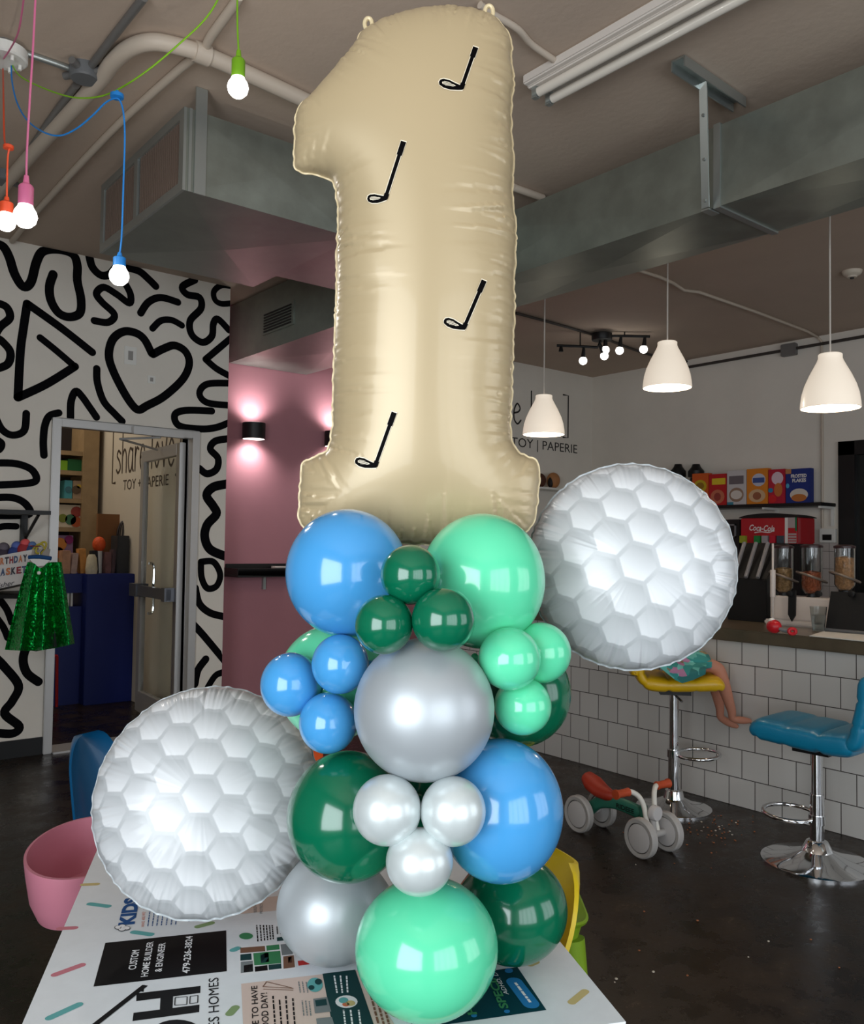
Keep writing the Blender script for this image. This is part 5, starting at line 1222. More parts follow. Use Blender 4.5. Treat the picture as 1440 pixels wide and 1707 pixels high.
# ------------------------------------------------------------------ bar stools
def bar_stool(px, py, front_az, zseat, zfoot, col, cname, L_, label, backh, Rb=0.225, pad=0.11, sh=0.0):
    g = onZ(px, py, 0)
    t = thing('bar_stool', label, 'bar stool', g, 'swivel bar stools at the tiled counter', rotz=front_az)
    part('base_plate', MB().lathe([(0,0),(Rb,0),(Rb,0.008),(Rb*0.93,0.014),(Rb*0.55,0.030),(Rb*0.28,0.055),(0.045,0.095),(0.036,0.10),(0,0.10)], 56), m_chrome, t, local=True)
    part('pole', MB().cyl((0,0,0.095), (0,0,max(zseat-0.34, 0.30)), 0.030, n=28).cyl((0,0,0.3), (0,0,zseat-0.02), 0.024, n=28), m_chrome, t, local=True)
    rp = [V((0.02+0.105+0.11*math.cos(a), 0.125*math.sin(a), zfoot+0.006*math.cos(a))) for a in [PI*0.93-PI*1.86*k/24 for k in range(25)]]
    part('foot_ring', MB().tube([V((0.02,0.02,zfoot))]+rp+[V((0.02,-0.02,zfoot))], 0.0095, 10).cyl((0,0,zfoot-0.02), (0,0,zfoot+0.02), 0.036, n=20), m_chrome, t, local=True)
    part('seat_plate', MB().box((-0.08,-0.07,zseat-0.03), (0.08,0.07,zseat)), m_black, t, local=True)
    part('lever', MB().tube([V((0,-0.03,zseat-0.035)), V((0.02,-0.16,zseat-0.045))], 0.006, 8), m_chrome, t, local=True)
    m = mat(cname+'_leatherette', col, 0.38, coat=0.15, bump=0.1, bscale=120)
    def cushion(path, th, n=44):   # padded slab swept along a side profile, rounded edges, tufted grooves
        P = smooth_path([p_+V((sh,0,0)) for p_ in path], k=8); N = len(P); mb = MB(); vs = []; K = 28; hw = 0.195
        tot = sum((P[i+1]-P[i]).length for i in range(N-1)); s = 0
        for i in range(N):
            if i: s += (P[i]-P[i-1]).length
            tg = (P[min(i+1,N-1)]-P[max(i-1,0)]).normalized(); nr = V((-tg.z, 0, tg.x))
            e = min(s, tot-s); ke = math.sqrt(max(0.0, 1-(1-min(e/0.05, 1))**2)); gro = 1 - 0.26*max(math.exp(-((s/tot-0.36)/0.02)**2), math.exp(-((s/tot-0.68)/0.02)**2))
            for k in range(K):
                a = 2*PI*k/K; ca, sa = math.cos(a), math.sin(a)
                y = hw*(0.90+0.10*ke)*math.copysign(abs(ca)**0.35, ca); h = th/2*max(ke, 0.06)*math.copysign(abs(sa)**0.62, sa)*gro
                if sa > 0: h *= 1 - 0.12*math.exp(-((abs(y)-0.065)/0.012)**2)
                vs.append(P[i] + nr*h + V((0,y,0)))
        mb.add(vs, [(i*K+k, i*K+(k+1) % K, (i+1)*K+(k+1) % K, (i+1)*K+k) for i in range(N-1) for k in range(K)] + [tuple(range(K)), tuple((N-1)*K+k for k in range(K))])
        return mb
    zs_ = zseat + pad*0.5
    part('seat_cushion', cushion([V((L_*0.58,0,zs_-0.02)), V((L_*0.50,0,zs_+0.006)), V((L_*0.2,0,zs_)), V((-L_*0.2,0,zs_-0.006)), V((-L_*0.45,0,zs_+0.004))], pad), m, t, local=True)
    part('backrest', cushion([V((-L_*0.36,0,zs_-0.01)), V((-L_*0.46,0,zs_+0.03)), V((-L_*0.50,0,zs_+0.10)), V((-L_*0.54,0,zs_+backh*0.6)), V((-L_*0.56,0,zs_+backh))], pad*0.72), m, t, local=True)
    return t, g
zsB = onX(1350, 1252, onZ(1362,1440,0).x).z
bar_stool(1362, 1438, math.radians(93), zsB+0.03, 0.19, rgb(14,122,158), 'teal', 0.43, 'teal blue padded bar stool on a chrome pole at the right', 0.30, 0.235, 0.105, -0.035)
gY = onZ(1123, 1347, 0); zsY = (at(1122, 1149, (gY-CAM).dot(FWD))).z
tY, gY = bar_stool(1123, 1347, math.radians(-48), zsY+0.006, 0.29, rgb(216,172,14), 'yellow', 0.39, 'yellow bar stool with a child sitting on it', 0.09, 0.195, 0.08, -0.005)

# ------------------------------------------------------------------ child on the yellow stool
TC = (gY-CAM).dot(FWD)
def cp(x, y, dt=0.0): return at(x, y, TC+dt)
NODES = {'pelvis': (cp(1112,1104), .068), 'belly': (cp(1106,1072), .066), 'chest': (cp(1102,1038), .068), 'neckb': (cp(1102,1009), .045), 'neck': (cp(1103,1000), .030), 'head': (cp(1106,985), .040)}
EDG = [('pelvis','belly'),('belly','chest'),('chest','neckb'),('neckb','neck'),('neck','head')]
for sd, dt, kn, an, he, to in (('n', -0.065, (1197,1113), (1221,1190), (1219,1199), (1253,1202)), ('f', 0.05, (1186,1117), (1201,1184), (1199,1196), (1231,1212))):
    NODES['hip'+sd] = (cp(1124,1100,dt), .054); NODES['thigh'+sd] = (cp(1160,1104,dt), .046); NODES['knee'+sd] = (cp(kn[0],kn[1],dt), .040)
    NODES['calf'+sd] = (cp(kn[0]*0.62+an[0]*0.38, kn[1]*0.62+an[1]*0.38, dt), .037); NODES['ankle'+sd] = (cp(an[0],an[1],dt), .023)
    NODES['heel'+sd] = (cp(he[0],he[1],dt), .022); NODES['ball'+sd] = (cp(to[0]*0.62+he[0]*0.38, to[1]*0.7+he[1]*0.3, dt), .021); NODES['toe'+sd] = (cp(to[0],to[1],dt), .011)
    EDG += [('pelvis','hip'+sd),('hip'+sd,'thigh'+sd),('thigh'+sd,'knee'+sd),('knee'+sd,'calf'+sd),('calf'+sd,'ankle'+sd),('ankle'+sd,'heel'+sd),('heel'+sd,'ball'+sd),('ball'+sd,'toe'+sd)]
for sd, sg in (('n', -1), ('f', 1)):
    NODES['sh'+sd] = (cp(1102,1018,0.10*sg), .036); NODES['el'+sd] = (cp(1106,1058,0.14*sg), .025); NODES['wr'+sd] = (cp(1134,1076,0.09*sg), .017); NODES['pa'+sd] = (cp(1143,1078,0.08*sg), .018)
    EDG += [('chest','sh'+sd),('sh'+sd,'el'+sd),('el'+sd,'wr'+sd),('wr'+sd,'pa'+sd)]
    for k in range(4):
        b0_ = NODES['pa'+sd][0] + FWD*((k-1.5)*0.010); NODES['fa%d%s' % (k, sd)] = (b0_+RGT*(0.022-0.003*abs(k-1.4))-UPV*0.002, .006); NODES['fb%d%s' % (k, sd)] = (b0_+RGT*(0.036-0.004*abs(k-1.4))-UPV*0.012, .0052)
        EDG += [('pa'+sd,'fa%d%s' % (k, sd)), ('fa%d%s' % (k, sd),'fb%d%s' % (k, sd))]
    tb0 = NODES['pa'+sd][0]; NODES['th'+sd] = (tb0 + FWD*0.022*sg*-1 + RGT*0.008, .007); NODES['tt'+sd] = (tb0 + FWD*0.028*sg*-1 + RGT*0.022 - UPV*0.005, .006)
    EDG += [('pa'+sd,'th'+sd),('th'+sd,'tt'+sd)]
m_skin = mat('child_skin', rgb(188,128,104), 0.55, sss=0.1)
t = thing('person', 'barefoot child in a teal flowered dress sitting on the yellow stool', 'person', V((gY.x, gY.y, zsY)))
names = list(NODES); me = bpy.data.meshes.new('sk'); me.from_pydata([tuple(NODES[n][0]-V(t.location)) for n in names], [(names.index(a), names.index(b)) for a, b in EDG], [])
o = bpy.data.objects.new('sk', me); COL.objects.link(o); sm = o.modifiers.new('s', 'SKIN'); sm.use_smooth_shade = True
for i, n in enumerate(names): r = NODES[n][1]; me.skin_vertices[0].data[i].radius = (r, r)
me.skin_vertices[0].data[0].use_root = True
sb = o.modifiers.new('d', 'SUBSURF'); sb.levels = 2; sb.render_levels = 2
dg = bpy.context.evaluated_depsgraph_get(); dg.update(); bme = bpy.data.meshes.new_from_object(o.evaluated_get(dg)); bpy.data.objects.remove(o)
bme.name = 'body'; bme.materials.clear(); bme.materials.append(m_skin); bme.polygons.foreach_set('use_smooth', [True]*len(bme.polygons))
body = bpy.data.objects.new('body', bme); COL.objects.link(body); body.parent = t; WM[body.name] = WM[t.name]
# head: faces to image right, slightly towards the bar
hc = cp(1106, 967); fd = (RGT*0.9 + FWD*0.35).normalized(); sdv = fd.cross(UZ).normalized()
hm = MB(); n, m_ = 32, 24; vs = []
for i in range(m_+1):
    ph = PI*i/m_
    for k in range(n):
        a = 2*PI*k/n; x, y, z = math.sin(ph)*math.cos(a), math.sin(ph)*math.sin(a), math.cos(ph)
        rx = 0.088; w = 0.072*(1 if z > -0.1 else 1-0.28*((-z-0.1)/0.9)**1.5); f_ = 1.0
        if x > 0: f_ = 1.0 - 0.04*math.exp(-((z-0.08)/0.12)**2)
        ns_ = 0.016*math.exp(-(y/0.13)**2-((z+0.16)/0.12)**2)*(x > 0)
        vs.append(hc + fd*(x*rx*f_+ns_) + sdv*(y*w) + UZ*(z*0.100))
hm.add(vs, [(i*n+k, (i+1)*n+k, (i+1)*n+(k+1) % n, i*n+(k+1) % n) for i in range(m_) for k in range(n)])
for sg in (-1, 1): hm.sphere(hc + sdv*0.072*sg - UZ*0.005, 0.018, 12, 8, sc=(0.8,0.5,1.1))
part('head', hm, m_skin, body)
ey = MB()
for sg in (-1, 1): ey.sphere(hc + fd*0.080 + sdv*0.028*sg + UZ*0.004, 0.009, 12, 8)
for sg in (-1, 1): part('eye', MB().sphere(hc + fd*0.078 + sdv*0.028*sg + UZ*0.004, 0.009, 12, 8), mat('eye_dark', rgb(34,24,20), 0.2), body)
part('mouth', MB().sphere(hc + fd*0.076 - UZ*0.045, 0.012, 12, 8, sc=(0.5,1.2,0.35)), mat('lip', rgb(160,84,78), 0.5), body)
hr = MB(); vs = []
for i in range(21):
    ph = PI*i/20*0.80
    for k in range(n):
        a = 2*PI*k/n; x, y, z = math.sin(ph)*math.cos(a), math.sin(ph)*math.sin(a), math.cos(ph)
        lim = 1.0 if x < 0.35 else (1.0 if z > 0.35 else 0.86)
        wv = 1+0.02*math.sin(a*14)
        vs.append(hc + fd*(x*0.097*lim*wv-0.004) + sdv*(y*0.082*lim*wv) + UZ*(z*0.108*lim+0.004))
hr.add(vs, [(i*n+k, (i+1)*n+k, (i+1)*n+(k+1) % n, i*n+(k+1) % n) for i in range(20) for k in range(n)])
part('hair', hr, mat('hair_brown', rgb(96,62,40), 0.6, noise=0.2, nscale=60), body)
# dress
def dress_mat():
    m = bpy.data.materials.new('flowered_teal'); m.use_nodes = True; nt = m.node_tree; b = nt.nodes['Principled BSDF']; L = nt.links.new
    tc = nt.nodes.new('ShaderNodeTexCoord'); vo = nt.nodes.new('ShaderNodeTexVoronoi'); vo.inputs['Scale'].default_value = 26; L(tc.outputs['Object'], vo.inputs['Vector'])
    r = nt.nodes.new('ShaderNodeValToRGB'); cr = r.color_ramp; cr.interpolation = 'CONSTANT'; cr.elements[0].color = rgb(48,140,134); cr.elements[1].color = rgb(96,176,166); cr.elements[1].position = 0.35
    for p_, c_ in ((0.55, rgb(40,112,110)), (0.72, rgb(176,120,150)), (0.82, rgb(110,190,180)), (0.92, rgb(140,120,90))): e_ = cr.elements.new(p_); e_.color = c_
    sx = nt.nodes.new('ShaderNodeSeparateColor'); L(vo.outputs['Color'], sx.inputs[0]); L(sx.outputs[0], r.inputs[0]); L(r.outputs[0], b.inputs['Base Color']); b.inputs['Roughness'].default_value = 0.8
    return m
def loft(rings, caps=True):
    mb = MB(); n = len(rings[0]); vs = [p for r in rings for p in r]
    mb.add(vs, [(i*n+k, i*n+(k+1) % n, (i+1)*n+(k+1) % n, (i+1)*n+k) for i in range(len(rings)-1) for k in range(n)])
    if caps: mb.add(rings[0], [tuple(range(n))]); mb.add(rings[-1], [tuple(range(n))])
    return mb
def ring_at(c, ax1, r1, ax2, r2, n=32, wob=0.0, fr=7, drop=0.0):
    out = []
    for k in range(n):
        a = 2*PI*k/n; w = 1+wob*math.sin(fr*a+1.3); p = c + ax1*(r1*math.cos(a)*w) + ax2*(r2*math.sin(a)*w)
        if math.sin(a) < 0: p -= UZ*drop*(-math.sin(a))
        out.append(p)
    return out
R_ = []
for (x, y, a_, b_) in ((1103,1012,.050,.10),(1103,1022,.070,.105),(1104,1045,.080,.090),(1107,1070,.086,.088),(1112,1090,.100,.110),(1116,1108,.098,.125)): R_.append(ring_at(cp(x,y), RGT, a_, FWD, b_, 32, 0.03))
dm_ = dress_mat(); part('dress_top', loft(R_), dm_, body)
R_ = []
for (x, y, h, w_, dr) in ((1106,1098,.062,.125,0.0),(1122,1098,.062,.130,0.0),(1136,1099,.060,.130,0.0),(1150,1100,.058,.128,0.0),(1163,1101,.055,.122,0.0),(1175,1102,.050,.116,0.0)): R_.append(ring_at(cp(x,y), FWD, w_, UZ, h, 40, 0.025, 9, dr))
part('skirt', loft(R_), dm_, body)
fl = MB(); top_l = [(1092,1098),(1110,1096),(1128,1096),(1146,1098),(1164,1101),(1178,1104)]; hem = [(1092,1106),(1110,1121),(1126,1134),(1137,1139),(1154,1134),(1176,1124)]; NQ = 10
fl.add([cp(a[0]*(1-v)+b[0]*v, a[1]*(1-v)+b[1]*v, -0.10-0.115*math.sin(min(v*1.5,1)*PI/2) + 0.006*math.sin(i*2.1+v*3)) + (FWD*w_) for w_ in (0, 0.004) for v in [q/NQ for q in range(NQ+1)] for i, (a, b) in enumerate(zip(top_l, hem))], [])
ns = 6*(NQ+1)
for w_ in (0, 1):
    for v in range(NQ):
        for i in range(5): a = w_*ns+v*6+i; fl.f.append((a, a+1, a+7, a+6))
fl.m = [0]*len(fl.f); part('dress_flap', fl, dm_, body)

# ------------------------------------------------------------------ ride-on balance bike
ff, rr_ = onZ(1090, 1391, 0.088), onZ(984, 1352, 0.088)
Hd = (ff-rr_); Hd.z = 0; LB = Hd.length; Hd.normalize(); Ax = Hd.cross(UZ).normalized(); og = V((rr_.x, rr_.y, 0))
t = thing('balance_bike', 'toddler ride-on bike with four grey wheels and orange saddle on the floor', 'ride-on toy', (ff+rr_)/2 - UZ*0.088)
def bp_(a, b, z): return og + Hd*a + Ax*b + UZ*z
m_wheel = mat('wheel_grey', rgb(176,172,168), 0.5); m_wdisc = mat('wheel_disc', rgb(196,192,190), 0.45); m_org = mat('grip_orange', rgb(186,74,38), 0.5); m_teal = mat('bike_green', rgb(44,112,92), 0.45); m_cream2 = mat('bike_cream', rgb(220,216,206), 0.4)
RW = 0.088
for a, tw in ((0.0, 0.078), (LB, 0.086)):
    for sg in (-1, 1):
        c = bp_(a, tw*sg, RW)
        w = part('wheel', MB().lathe([(RW*0.76,-0.017),(RW*0.93,-0.019),(RW,-0.012),(RW,0.012),(RW*0.93,0.019),(RW*0.76,0.017)], 44, c, Ax, close=True), m_wheel, t)
        part('wheel_disc', MB().lathe([(0,-0.021),(RW*0.5,-0.019),(RW*0.70,-0.015),(RW*0.72,-0.010),(RW*0.72,0.010),(RW*0.70,0.015),(RW*0.5,0.019),(0,0.021)], 44, c, Ax), m_wdisc, w)
        part('wheel_gap', MB().lathe([(RW*0.7,-0.011),(RW*0.78,-0.011),(RW*0.78,0.011),(RW*0.7,0.011)], 44, c, Ax, close=True), mat('wheel_gap_dark', rgb(70,64,62), 0.6), w)
    part('axle', MB().cyl(bp_(a, -tw, RW), bp_(a, tw, RW), 0.016, n=14), m_wheel, t)
P = smooth_path([bp_(-0.005,0,0.095), bp_(0.06,0,0.145), bp_(0.16,0,0.170), bp_(0.28,0,0.168), bp_(LB-0.075,0,0.158)], k=6)
fm = MB(); vs = []; K = 16
for i, p in enumerate(P):
    tg = (P[min(i+1,len(P)-1)]-P[max(i-1,0)]).normalized(); nr = Ax.cross(tg).normalized()
    for k in range(K): a = 2*PI*k/K; vs.append(p + Ax*0.020*math.copysign(abs(math.cos(a))**0.6, math.cos(a)) + nr*0.029*math.copysign(abs(math.sin(a))**0.6, math.sin(a)))
fm.add(vs, [(i*K+k, i*K+(k+1) % K, (i+1)*K+(k+1) % K, (i+1)*K+k) for i in range(len(P)-1) for k in range(K)] + [tuple(range(K)), tuple((len(P)-1)*K+k for k in range(K))])
fro = part('frame', fm, m_teal, t)
near = 1 if (bp_(0.2, 1, 0)-CAM).length < (bp_(0.2, -1, 0)-CAM).length else -1
tx = MB(); put_text(tx, 'RIDEEE', bp_(0.19, 0.0208*near, 0.158), bp_(0.30, 0.0208*near, 0.156), 0.022, UZ, Ax*near, bold=0.02)
part('frame_lettering', tx, m_black, fro, smooth=False)
sd_ = MB(); R_ = []
for a, w_, h, z in ((-0.030,0.010,0.018,0.238),(-0.018,0.045,0.030,0.245),(0.02,0.062,0.036,0.226),(0.07,0.056,0.032,0.204),(0.12,0.040,0.028,0.196),(0.155,0.026,0.024,0.198),(0.168,0.008,0.010,0.200)): R_.append(ring_at(bp_(a,0,z), Ax, w_, UZ, h, 20))
part('saddle', loft(R_), mat('saddle_red', rgb(156,44,22), 0.5), t); part('seat_post', MB().cyl(bp_(0.06,0,0.14), bp_(0.06,0,0.20), 0.018, n=14), m_teal, t)
for sg in (-1, 1):
    P = smooth_path([bp_(LB-0.005,0.030*sg,0.095), bp_(LB-0.02,0.030*sg,0.16), bp_(LB-0.03,0.036*sg,0.215), bp_(LB-0.045,0.052*sg,0.255), bp_(LB-0.062,0.080*sg,0.275), bp_(LB-0.068,0.100*sg,0.276)], k=6)
    part('handlebar', MB().tube(P, 0.012, 12), m_cream2, t)
    part('grip', MB().lathe([(0.014,0),(0.020,0.004),(0.019,0.01),(0.0175,0.02),(0.018,0.07),(0.022,0.078),(0.022,0.086),(0,0.088)], 18, bp_(LB-0.068,0.092*sg,0.276), Ax*sg), m_org, t)
part('steering_post', MB().cyl(bp_(LB-0.06,0,0.10), bp_(LB-0.065,0,0.20), 0.02, n=16), m_teal, t)
part('headlamp', MB().lathe([(0,0.018),(0.030,0.018),(0.034,0.012),(0.034,-0.012),(0,-0.012)], 28, bp_(LB+0.005,0,0.185), Hd), m_wdisc, t)
part('lower_fork', MB().cyl(bp_(LB,0,RW), bp_(LB-0.01,0,0.16), 0.014, n=12), m_wheel, t)

# crumbs on the floor
rnd = random.Random(4); cm = MB()
for i in range(95):
    x, y = (rnd.gauss(1185, 38), rnd.gauss(1385, 18)) if i < 78 else (rnd.uniform(1000,1400), rnd.uniform(1380,1640))
    if y < 1360: continue
    c = onZ(x, y, 0); r = rnd.uniform(0.0022, 0.0055); cm.sphere(c+V((0,0,r*0.6)), r, 6, 4, mi=0 if rnd.random() < 0.75 else 1, sc=(1,1,0.6))
solo('cereal_crumbs', cm, [mat('crumb_brown', rgb(150,92,58), 0.8), mat('crumb_pale', rgb(196,186,170), 0.8)], 'scattered orange brown crumbs on the dark floor below the stools', 'crumbs', kind='stuff')

# ------------------------------------------------------------------ shell chairs
def shell_mesh(W0, zs_, zb, lean, curl, th=0.009, waist=0.86, topr=0.66):
    """seat-and-back shell, seat towards +x; returns solid mesh"""
    prof = [(0.22,zs_-0.035),(0.20,zs_-0.005),(0.12,zs_+0.002),(0.0,zs_-0.012),(-0.10,zs_-0.006),(-0.165,zs_+0.03),(-0.195,zs_+0.10),(-0.195-lean*0.35,zs_+0.10+(zb-zs_-0.10)*0.4),(-0.195-lean*0.75,zs_+0.10+(zb-zs_-0.10)*0.75),(-0.195-lean,zb)]
    P = smooth_path([V((x,0,z)) for x, z in prof], k=5); N = len(P); K = 22; top = []; bot = []
    for i in range(N):
        f = i/(N-1); tg = (P[min(i+1,N-1)]-P[max(i-1,0)]).normalized(); nr = V((-tg.z,0,tg.x)); nr = nr if (nr.x + nr.z) > 0 else -nr
        wd = W0*(0.93 if f < 0.4 else 1.0)*(1 - (1-waist)*math.exp(-((f-0.52)/0.10)**2))
        if f > topr: wd *= math.sqrt(max(0.02, 1-((f-topr)/(1-topr))**2*0.93))
        if f < 0.12: wd *= 0.80+0.20*math.sqrt(f/0.12)
        for j in range(K):
            u = j/(K-1)*2-1; b = abs(u)**2.2*curl*(0.5 if f < 0.1 else 1)
            p = P[i] + V((0, u*wd, 0)) + nr*b; top.append(p); bot.append(p - nr*th)
    mb = MB(); n = N*K; mb.add(top+bot, [])
    g = lambda i, j, s: s*n + i*K + j
    for i in range(N-1):
        for j in range(K-1):
            mb.f.append((g(i,j,0), g(i,j+1,0), g(i+1,j+1,0), g(i+1,j,0))); mb.f.append((g(i,j,1), g(i+1,j,1), g(i+1,j+1,1), g(i,j+1,1)))
        mb.f.append((g(i,0,0), g(i+1,0,0), g(i+1,0,1), g(i,0,1))); mb.f.append((g(i,K-1,0), g(i,K-1,1), g(i+1,K-1,1), g(i+1,K-1,0)))
    for j in range(K-1):
        mb.f.append((g(0,j,0), g(0,j,1), g(0,j+1,1), g(0,j+1,0))); mb.f.append((g(N-1,j,0), g(N-1,j+1,0), g(N-1,j+1,1), g(N-1,j,1)))
    mb.m = [0]*len(mb.f); return mb
m_beech = mat('beech_leg', rgb(196,160,112), 0.5, noise=0.1, nscale=14)
def shell_chair(loc, az, col, cname, label, W0=0.215, zs_=0.43, zb=0.80, lean=0.09, curl=0.05, group=None):
    t = thing('shell_chair', label, 'chair', (loc[0], loc[1], 0), group, rotz=az)
    part('seat_shell', shell_mesh(W0, zs_, zb, lean, curl), mat(cname+'_plastic', col, 0.38, coat=0.1), t, local=True)
    for sx in (-1, 1):
        for sy in (-1, 1): part('leg', MB().tube([V((sx*0.11-0.01, sy*0.11, zs_-0.03)), V((sx*0.20, sy*0.20, 0))], [0.017, 0.011], 12), m_beech, t, local=True)
    part('cross_brace', MB().tube([V((-0.15,-0.15,0.22)), V((0.15,0.15,0.22))], 0.005, 8).tube([V((-0.15,0.15,0.22)), V((0.15,-0.15,0.22))], 0.005, 8), m_black, t, local=True)
    return t
CG = 'plastic shell chairs round the table'
taz = math.atan2(TV.y, TV.x)
# yellow: back edge seen beyond the green balloon
p = onZ(958, 1452, 0.74)
c_ = at(952, 1470, 1.62); 
shell_chair((c_.x - TU.x*0.305 + TV.x*0.02, c_.y - TU.y*0.305 + TV.y*0.02), math.atan2(-TU.y, -TU.x), rgb(226,196,30), 'yellow_chair', 'yellow shell chair tucked against the right side of the table', zs_=0.42, zb=0.79, lean=0.12, W0=0.18, curl=0.03, group=CG)
c_ = at(160, 1290, 2.55)
shell_chair((c_.x + FWD.x*0.05+RGT.x*0.14, c_.y + FWD.y*0.05+RGT.y*0.14), math.atan2((-FWD).y, (-FWD).x)+1.25, rgb(6,82,126), 'blue_chair', 'blue shell chair beyond the left golf ball balloon', zs_=0.42, zb=0.775, lean=0.07, W0=0.13, group=CG)
c_ = at(428, 1143, 3.2)
shell_chair((c_.x+0.05, c_.y-0.1), math.atan2(-1, -0.6), rgb(206,84,34), 'orange_chair', 'orange shell chair peeking over the left golf ball balloon', zs_=0.44, zb=c_.z-0.17, W0=0.16, group=CG)
# pink tub chair
ctr = at(146, 1405, 1.93); zr = ctr.z
t = thing('tub_chair', 'pink plastic tub chair at the left edge of the table', 'chair', (ctr.x, ctr.y, 0))
mb = MB(); n = 64; R0 = 0.172; rings = []
ax_l = (-RGT*1.0 - FWD*0.10); ax_l.z = 0; ax_l.normalize(); ax_c = ax_l.cross(UZ).normalized()
def tub(rs, z, extra): 
    out = []
    for k in range(n):
        a = 2*PI*k/n; back = max(0.0, math.cos(a)); out.append(V((ctr.x, ctr.y, 0)) + ax_l*(rs*0.62*math.cos(a)*(1.0+0.02)) + ax_c*(rs*1.10*math.sin(a)) + UZ*(z + extra*(math.cos(a)*0.5+0.5)))
    return out
zr0 = zr - 0.015
R_ = [tub(0.03, zr0-0.125, 0), tub(0.10, zr0-0.122, 0), tub(0.146, zr0-0.108, 0), tub(0.168, zr0-0.075, 0.005), tub(R0+0.008, zr0-0.03, 0.012), tub(R0+0.014, zr0-0.002, 0.018), tub(R0+0.014, zr0+0.003, 0.018), tub(R0+0.006, zr0+0.003, 0.018), tub(R0+0.000, zr0-0.03, 0.012), tub(0.160, zr0-0.07, 0.005), tub(0.136, zr0-0.098, 0), tub(0.09, zr0-0.111, 0), tub(0.03, zr0-0.114, 0)]
part('tub_shell', loft(R_), mat('pink_plastic', rgb(198,124,142), 0.42, coat=0.1), t)
for k in range(4):
    a = PI/4+PI/2*k; b0_ = V((ctr.x, ctr.y, 0)) + ax_l*(0.04*math.cos(a)-0.06) + ax_c*(0.11*math.sin(a)); b1_ = V((ctr.x, ctr.y, 0)) + ax_l*(0.07*math.cos(a)-0.10) + ax_c*(0.17*math.sin(a))
    part('leg', MB().tube([b0_+UZ*(zr0-0.12), b1_], [0.016, 0.011], 12), m_beech, t)
# lime children's chair: thick round legs, seat with lip, rounded back
fc = at(962, 1541, 2.42); zsl = fc.z
m_lime = mat('lime_plastic', rgb(128,164,34), 0.45)
cx0 = fc - RGT*0.145 + FWD*0.15; cx0 = V((cx0.x, cx0.y, 0))
fwd2 = V((FWD.x, FWD.y, 0)).normalized(); rt2 = V((RGT.x, RGT.y, 0)).normalized()
t = thing('child_chair', "lime green children's chair behind the yellow chair", 'chair', cx0)
R_ = []
def rrect(z, hw, hd, r=0.35, n=36):
    return [cx0 + rt2*(hw*math.copysign(abs(math.cos(a))**r, math.cos(a))) + fwd2*(hd*math.copysign(abs(math.sin(a))**r, math.sin(a))) + UZ*z for a in [2*PI*k/n for k in range(n)]]
for z, s_ in ((zsl-0.06,0.158),(zsl-0.012,0.170),(zsl-0.002,0.183),(zsl+0.006,0.186),(zsl+0.010,0.180),(zsl+0.004,0.165),(zsl-0.002,0.12),(zsl-0.004,0.02)): R_.append(rrect(z, s_, s_*0.95))
part('seat', loft(R_), m_lime, t)
for sx in (-1, 1):
    for sy in (-1, 1):
        a = cx0 + rt2*0.135*sx + fwd2*0.125*sy; part('leg', MB().tube([a+UZ*(zsl-0.05), a+rt2*0.03*sx+fwd2*0.03*sy], [0.036, 0.026], 20), m_lime, t)
bk = MB(); zt_l = at(920, 1345, 2.65).z; pts = [(-0.15,zsl),(-0.14,zsl+0.05),(-0.115,zsl+0.09),(-0.14,zsl+0.14),(-0.15,zt_l-0.05),(-0.11,zt_l),(0.09,zt_l),(0.125,zt_l-0.05),(0.12,zsl+0.14),(0.10,zsl+0.09),(0.125,zsl+0.05),(0.14,zsl)]
pl = smooth_path([cx0 + rt2*a + fwd2*0.155 + UZ*z for a, z in pts], k=4)
part('backrest', bk.prism(pl, fwd2*0.032), m_lime, t, bevel=0.008)

# ------------------------------------------------------------------ gift corner on the left: shelves, basket, cape
sa, sb_ = onY(-40, 857, YM), onY(93, 857, 5.62)
zsh = onY(60, 858, 5.65).z
t = thing('bracket_shelf', 'thin black wall shelf with an angled bracket above the birthday basket', 'shelf', (1.2, YM, zsh))
xs0, xs1 = onY(-40, 857, 5.75).x, onY(92, 857, 5.62).x - 0.03
part('shelf_board', MB().prism([V((xs0, YM, zsh)), V((xs1-0.12, YM, zsh)), V((xs1, 5.60, zsh)), V((xs0, 5.60, zsh))], (0,0,0.025)), m_black, t)
bx1 = onY(40, 880, YM-0.02).x; zl = onY(40, 905, YM-0.02).z
part('bracket', MB().box((bx1-0.02, YM-0.03, zl), (bx1+0.02, YM, zsh)).tube([V((bx1+0.01, YM-0.02, zl+0.03)), V((bx1+0.02, 5.64, zsh-0.002))], 0.010, 8), m_black, t)
TBk = 5.05
def bk_(x, y, d=0.0): return at(x, y, TBk+d)
t = thing('birthday_basket', 'white basket lettered for birthdays at the left picture edge', 'basket', bk_(0, 992, 0.1))
f4 = [bk_(-42,934), bk_(54,916), bk_(41,972), bk_(-42,990)]; back = FWD*0.24; back.z = 0
bb = MB(); r4 = [q + back for q in f4]
bb.add(f4 + r4, [(0,1,2,3), (1,5,6,2), (5,4,7,6), (4,0,3,7), (3,2,6,7)])
bk_o = part('basket_body', bb, mat('basket_white', rgb(214,208,204), 0.6), t, smooth=False)
LC = [rgb(150,60,66), rgb(70,88,120), rgb(196,120,80), rgb(60,60,70)]
def blet(word, x0, x1, y0, y1, hpx, cols, bold=0.05):
    for i, ch_ in enumerate(word):
        mbx = MB(); a, b_ = x0+(x1-x0)*i/len(word), x0+(x1-x0)*(i+0.86)/len(word); ya, yb_ = y0+(y1-y0)*i/len(word), y0+(y1-y0)*(i+0.86)/len(word)
        put_text(mbx, ch_, bk_(a,ya,-0.004), bk_(b_,yb_,-0.004), hpx/F_PX*TBk, UZ, -FWD, bold=bold); yield mbx, cols[i % len(cols)]
allb = MB(); 
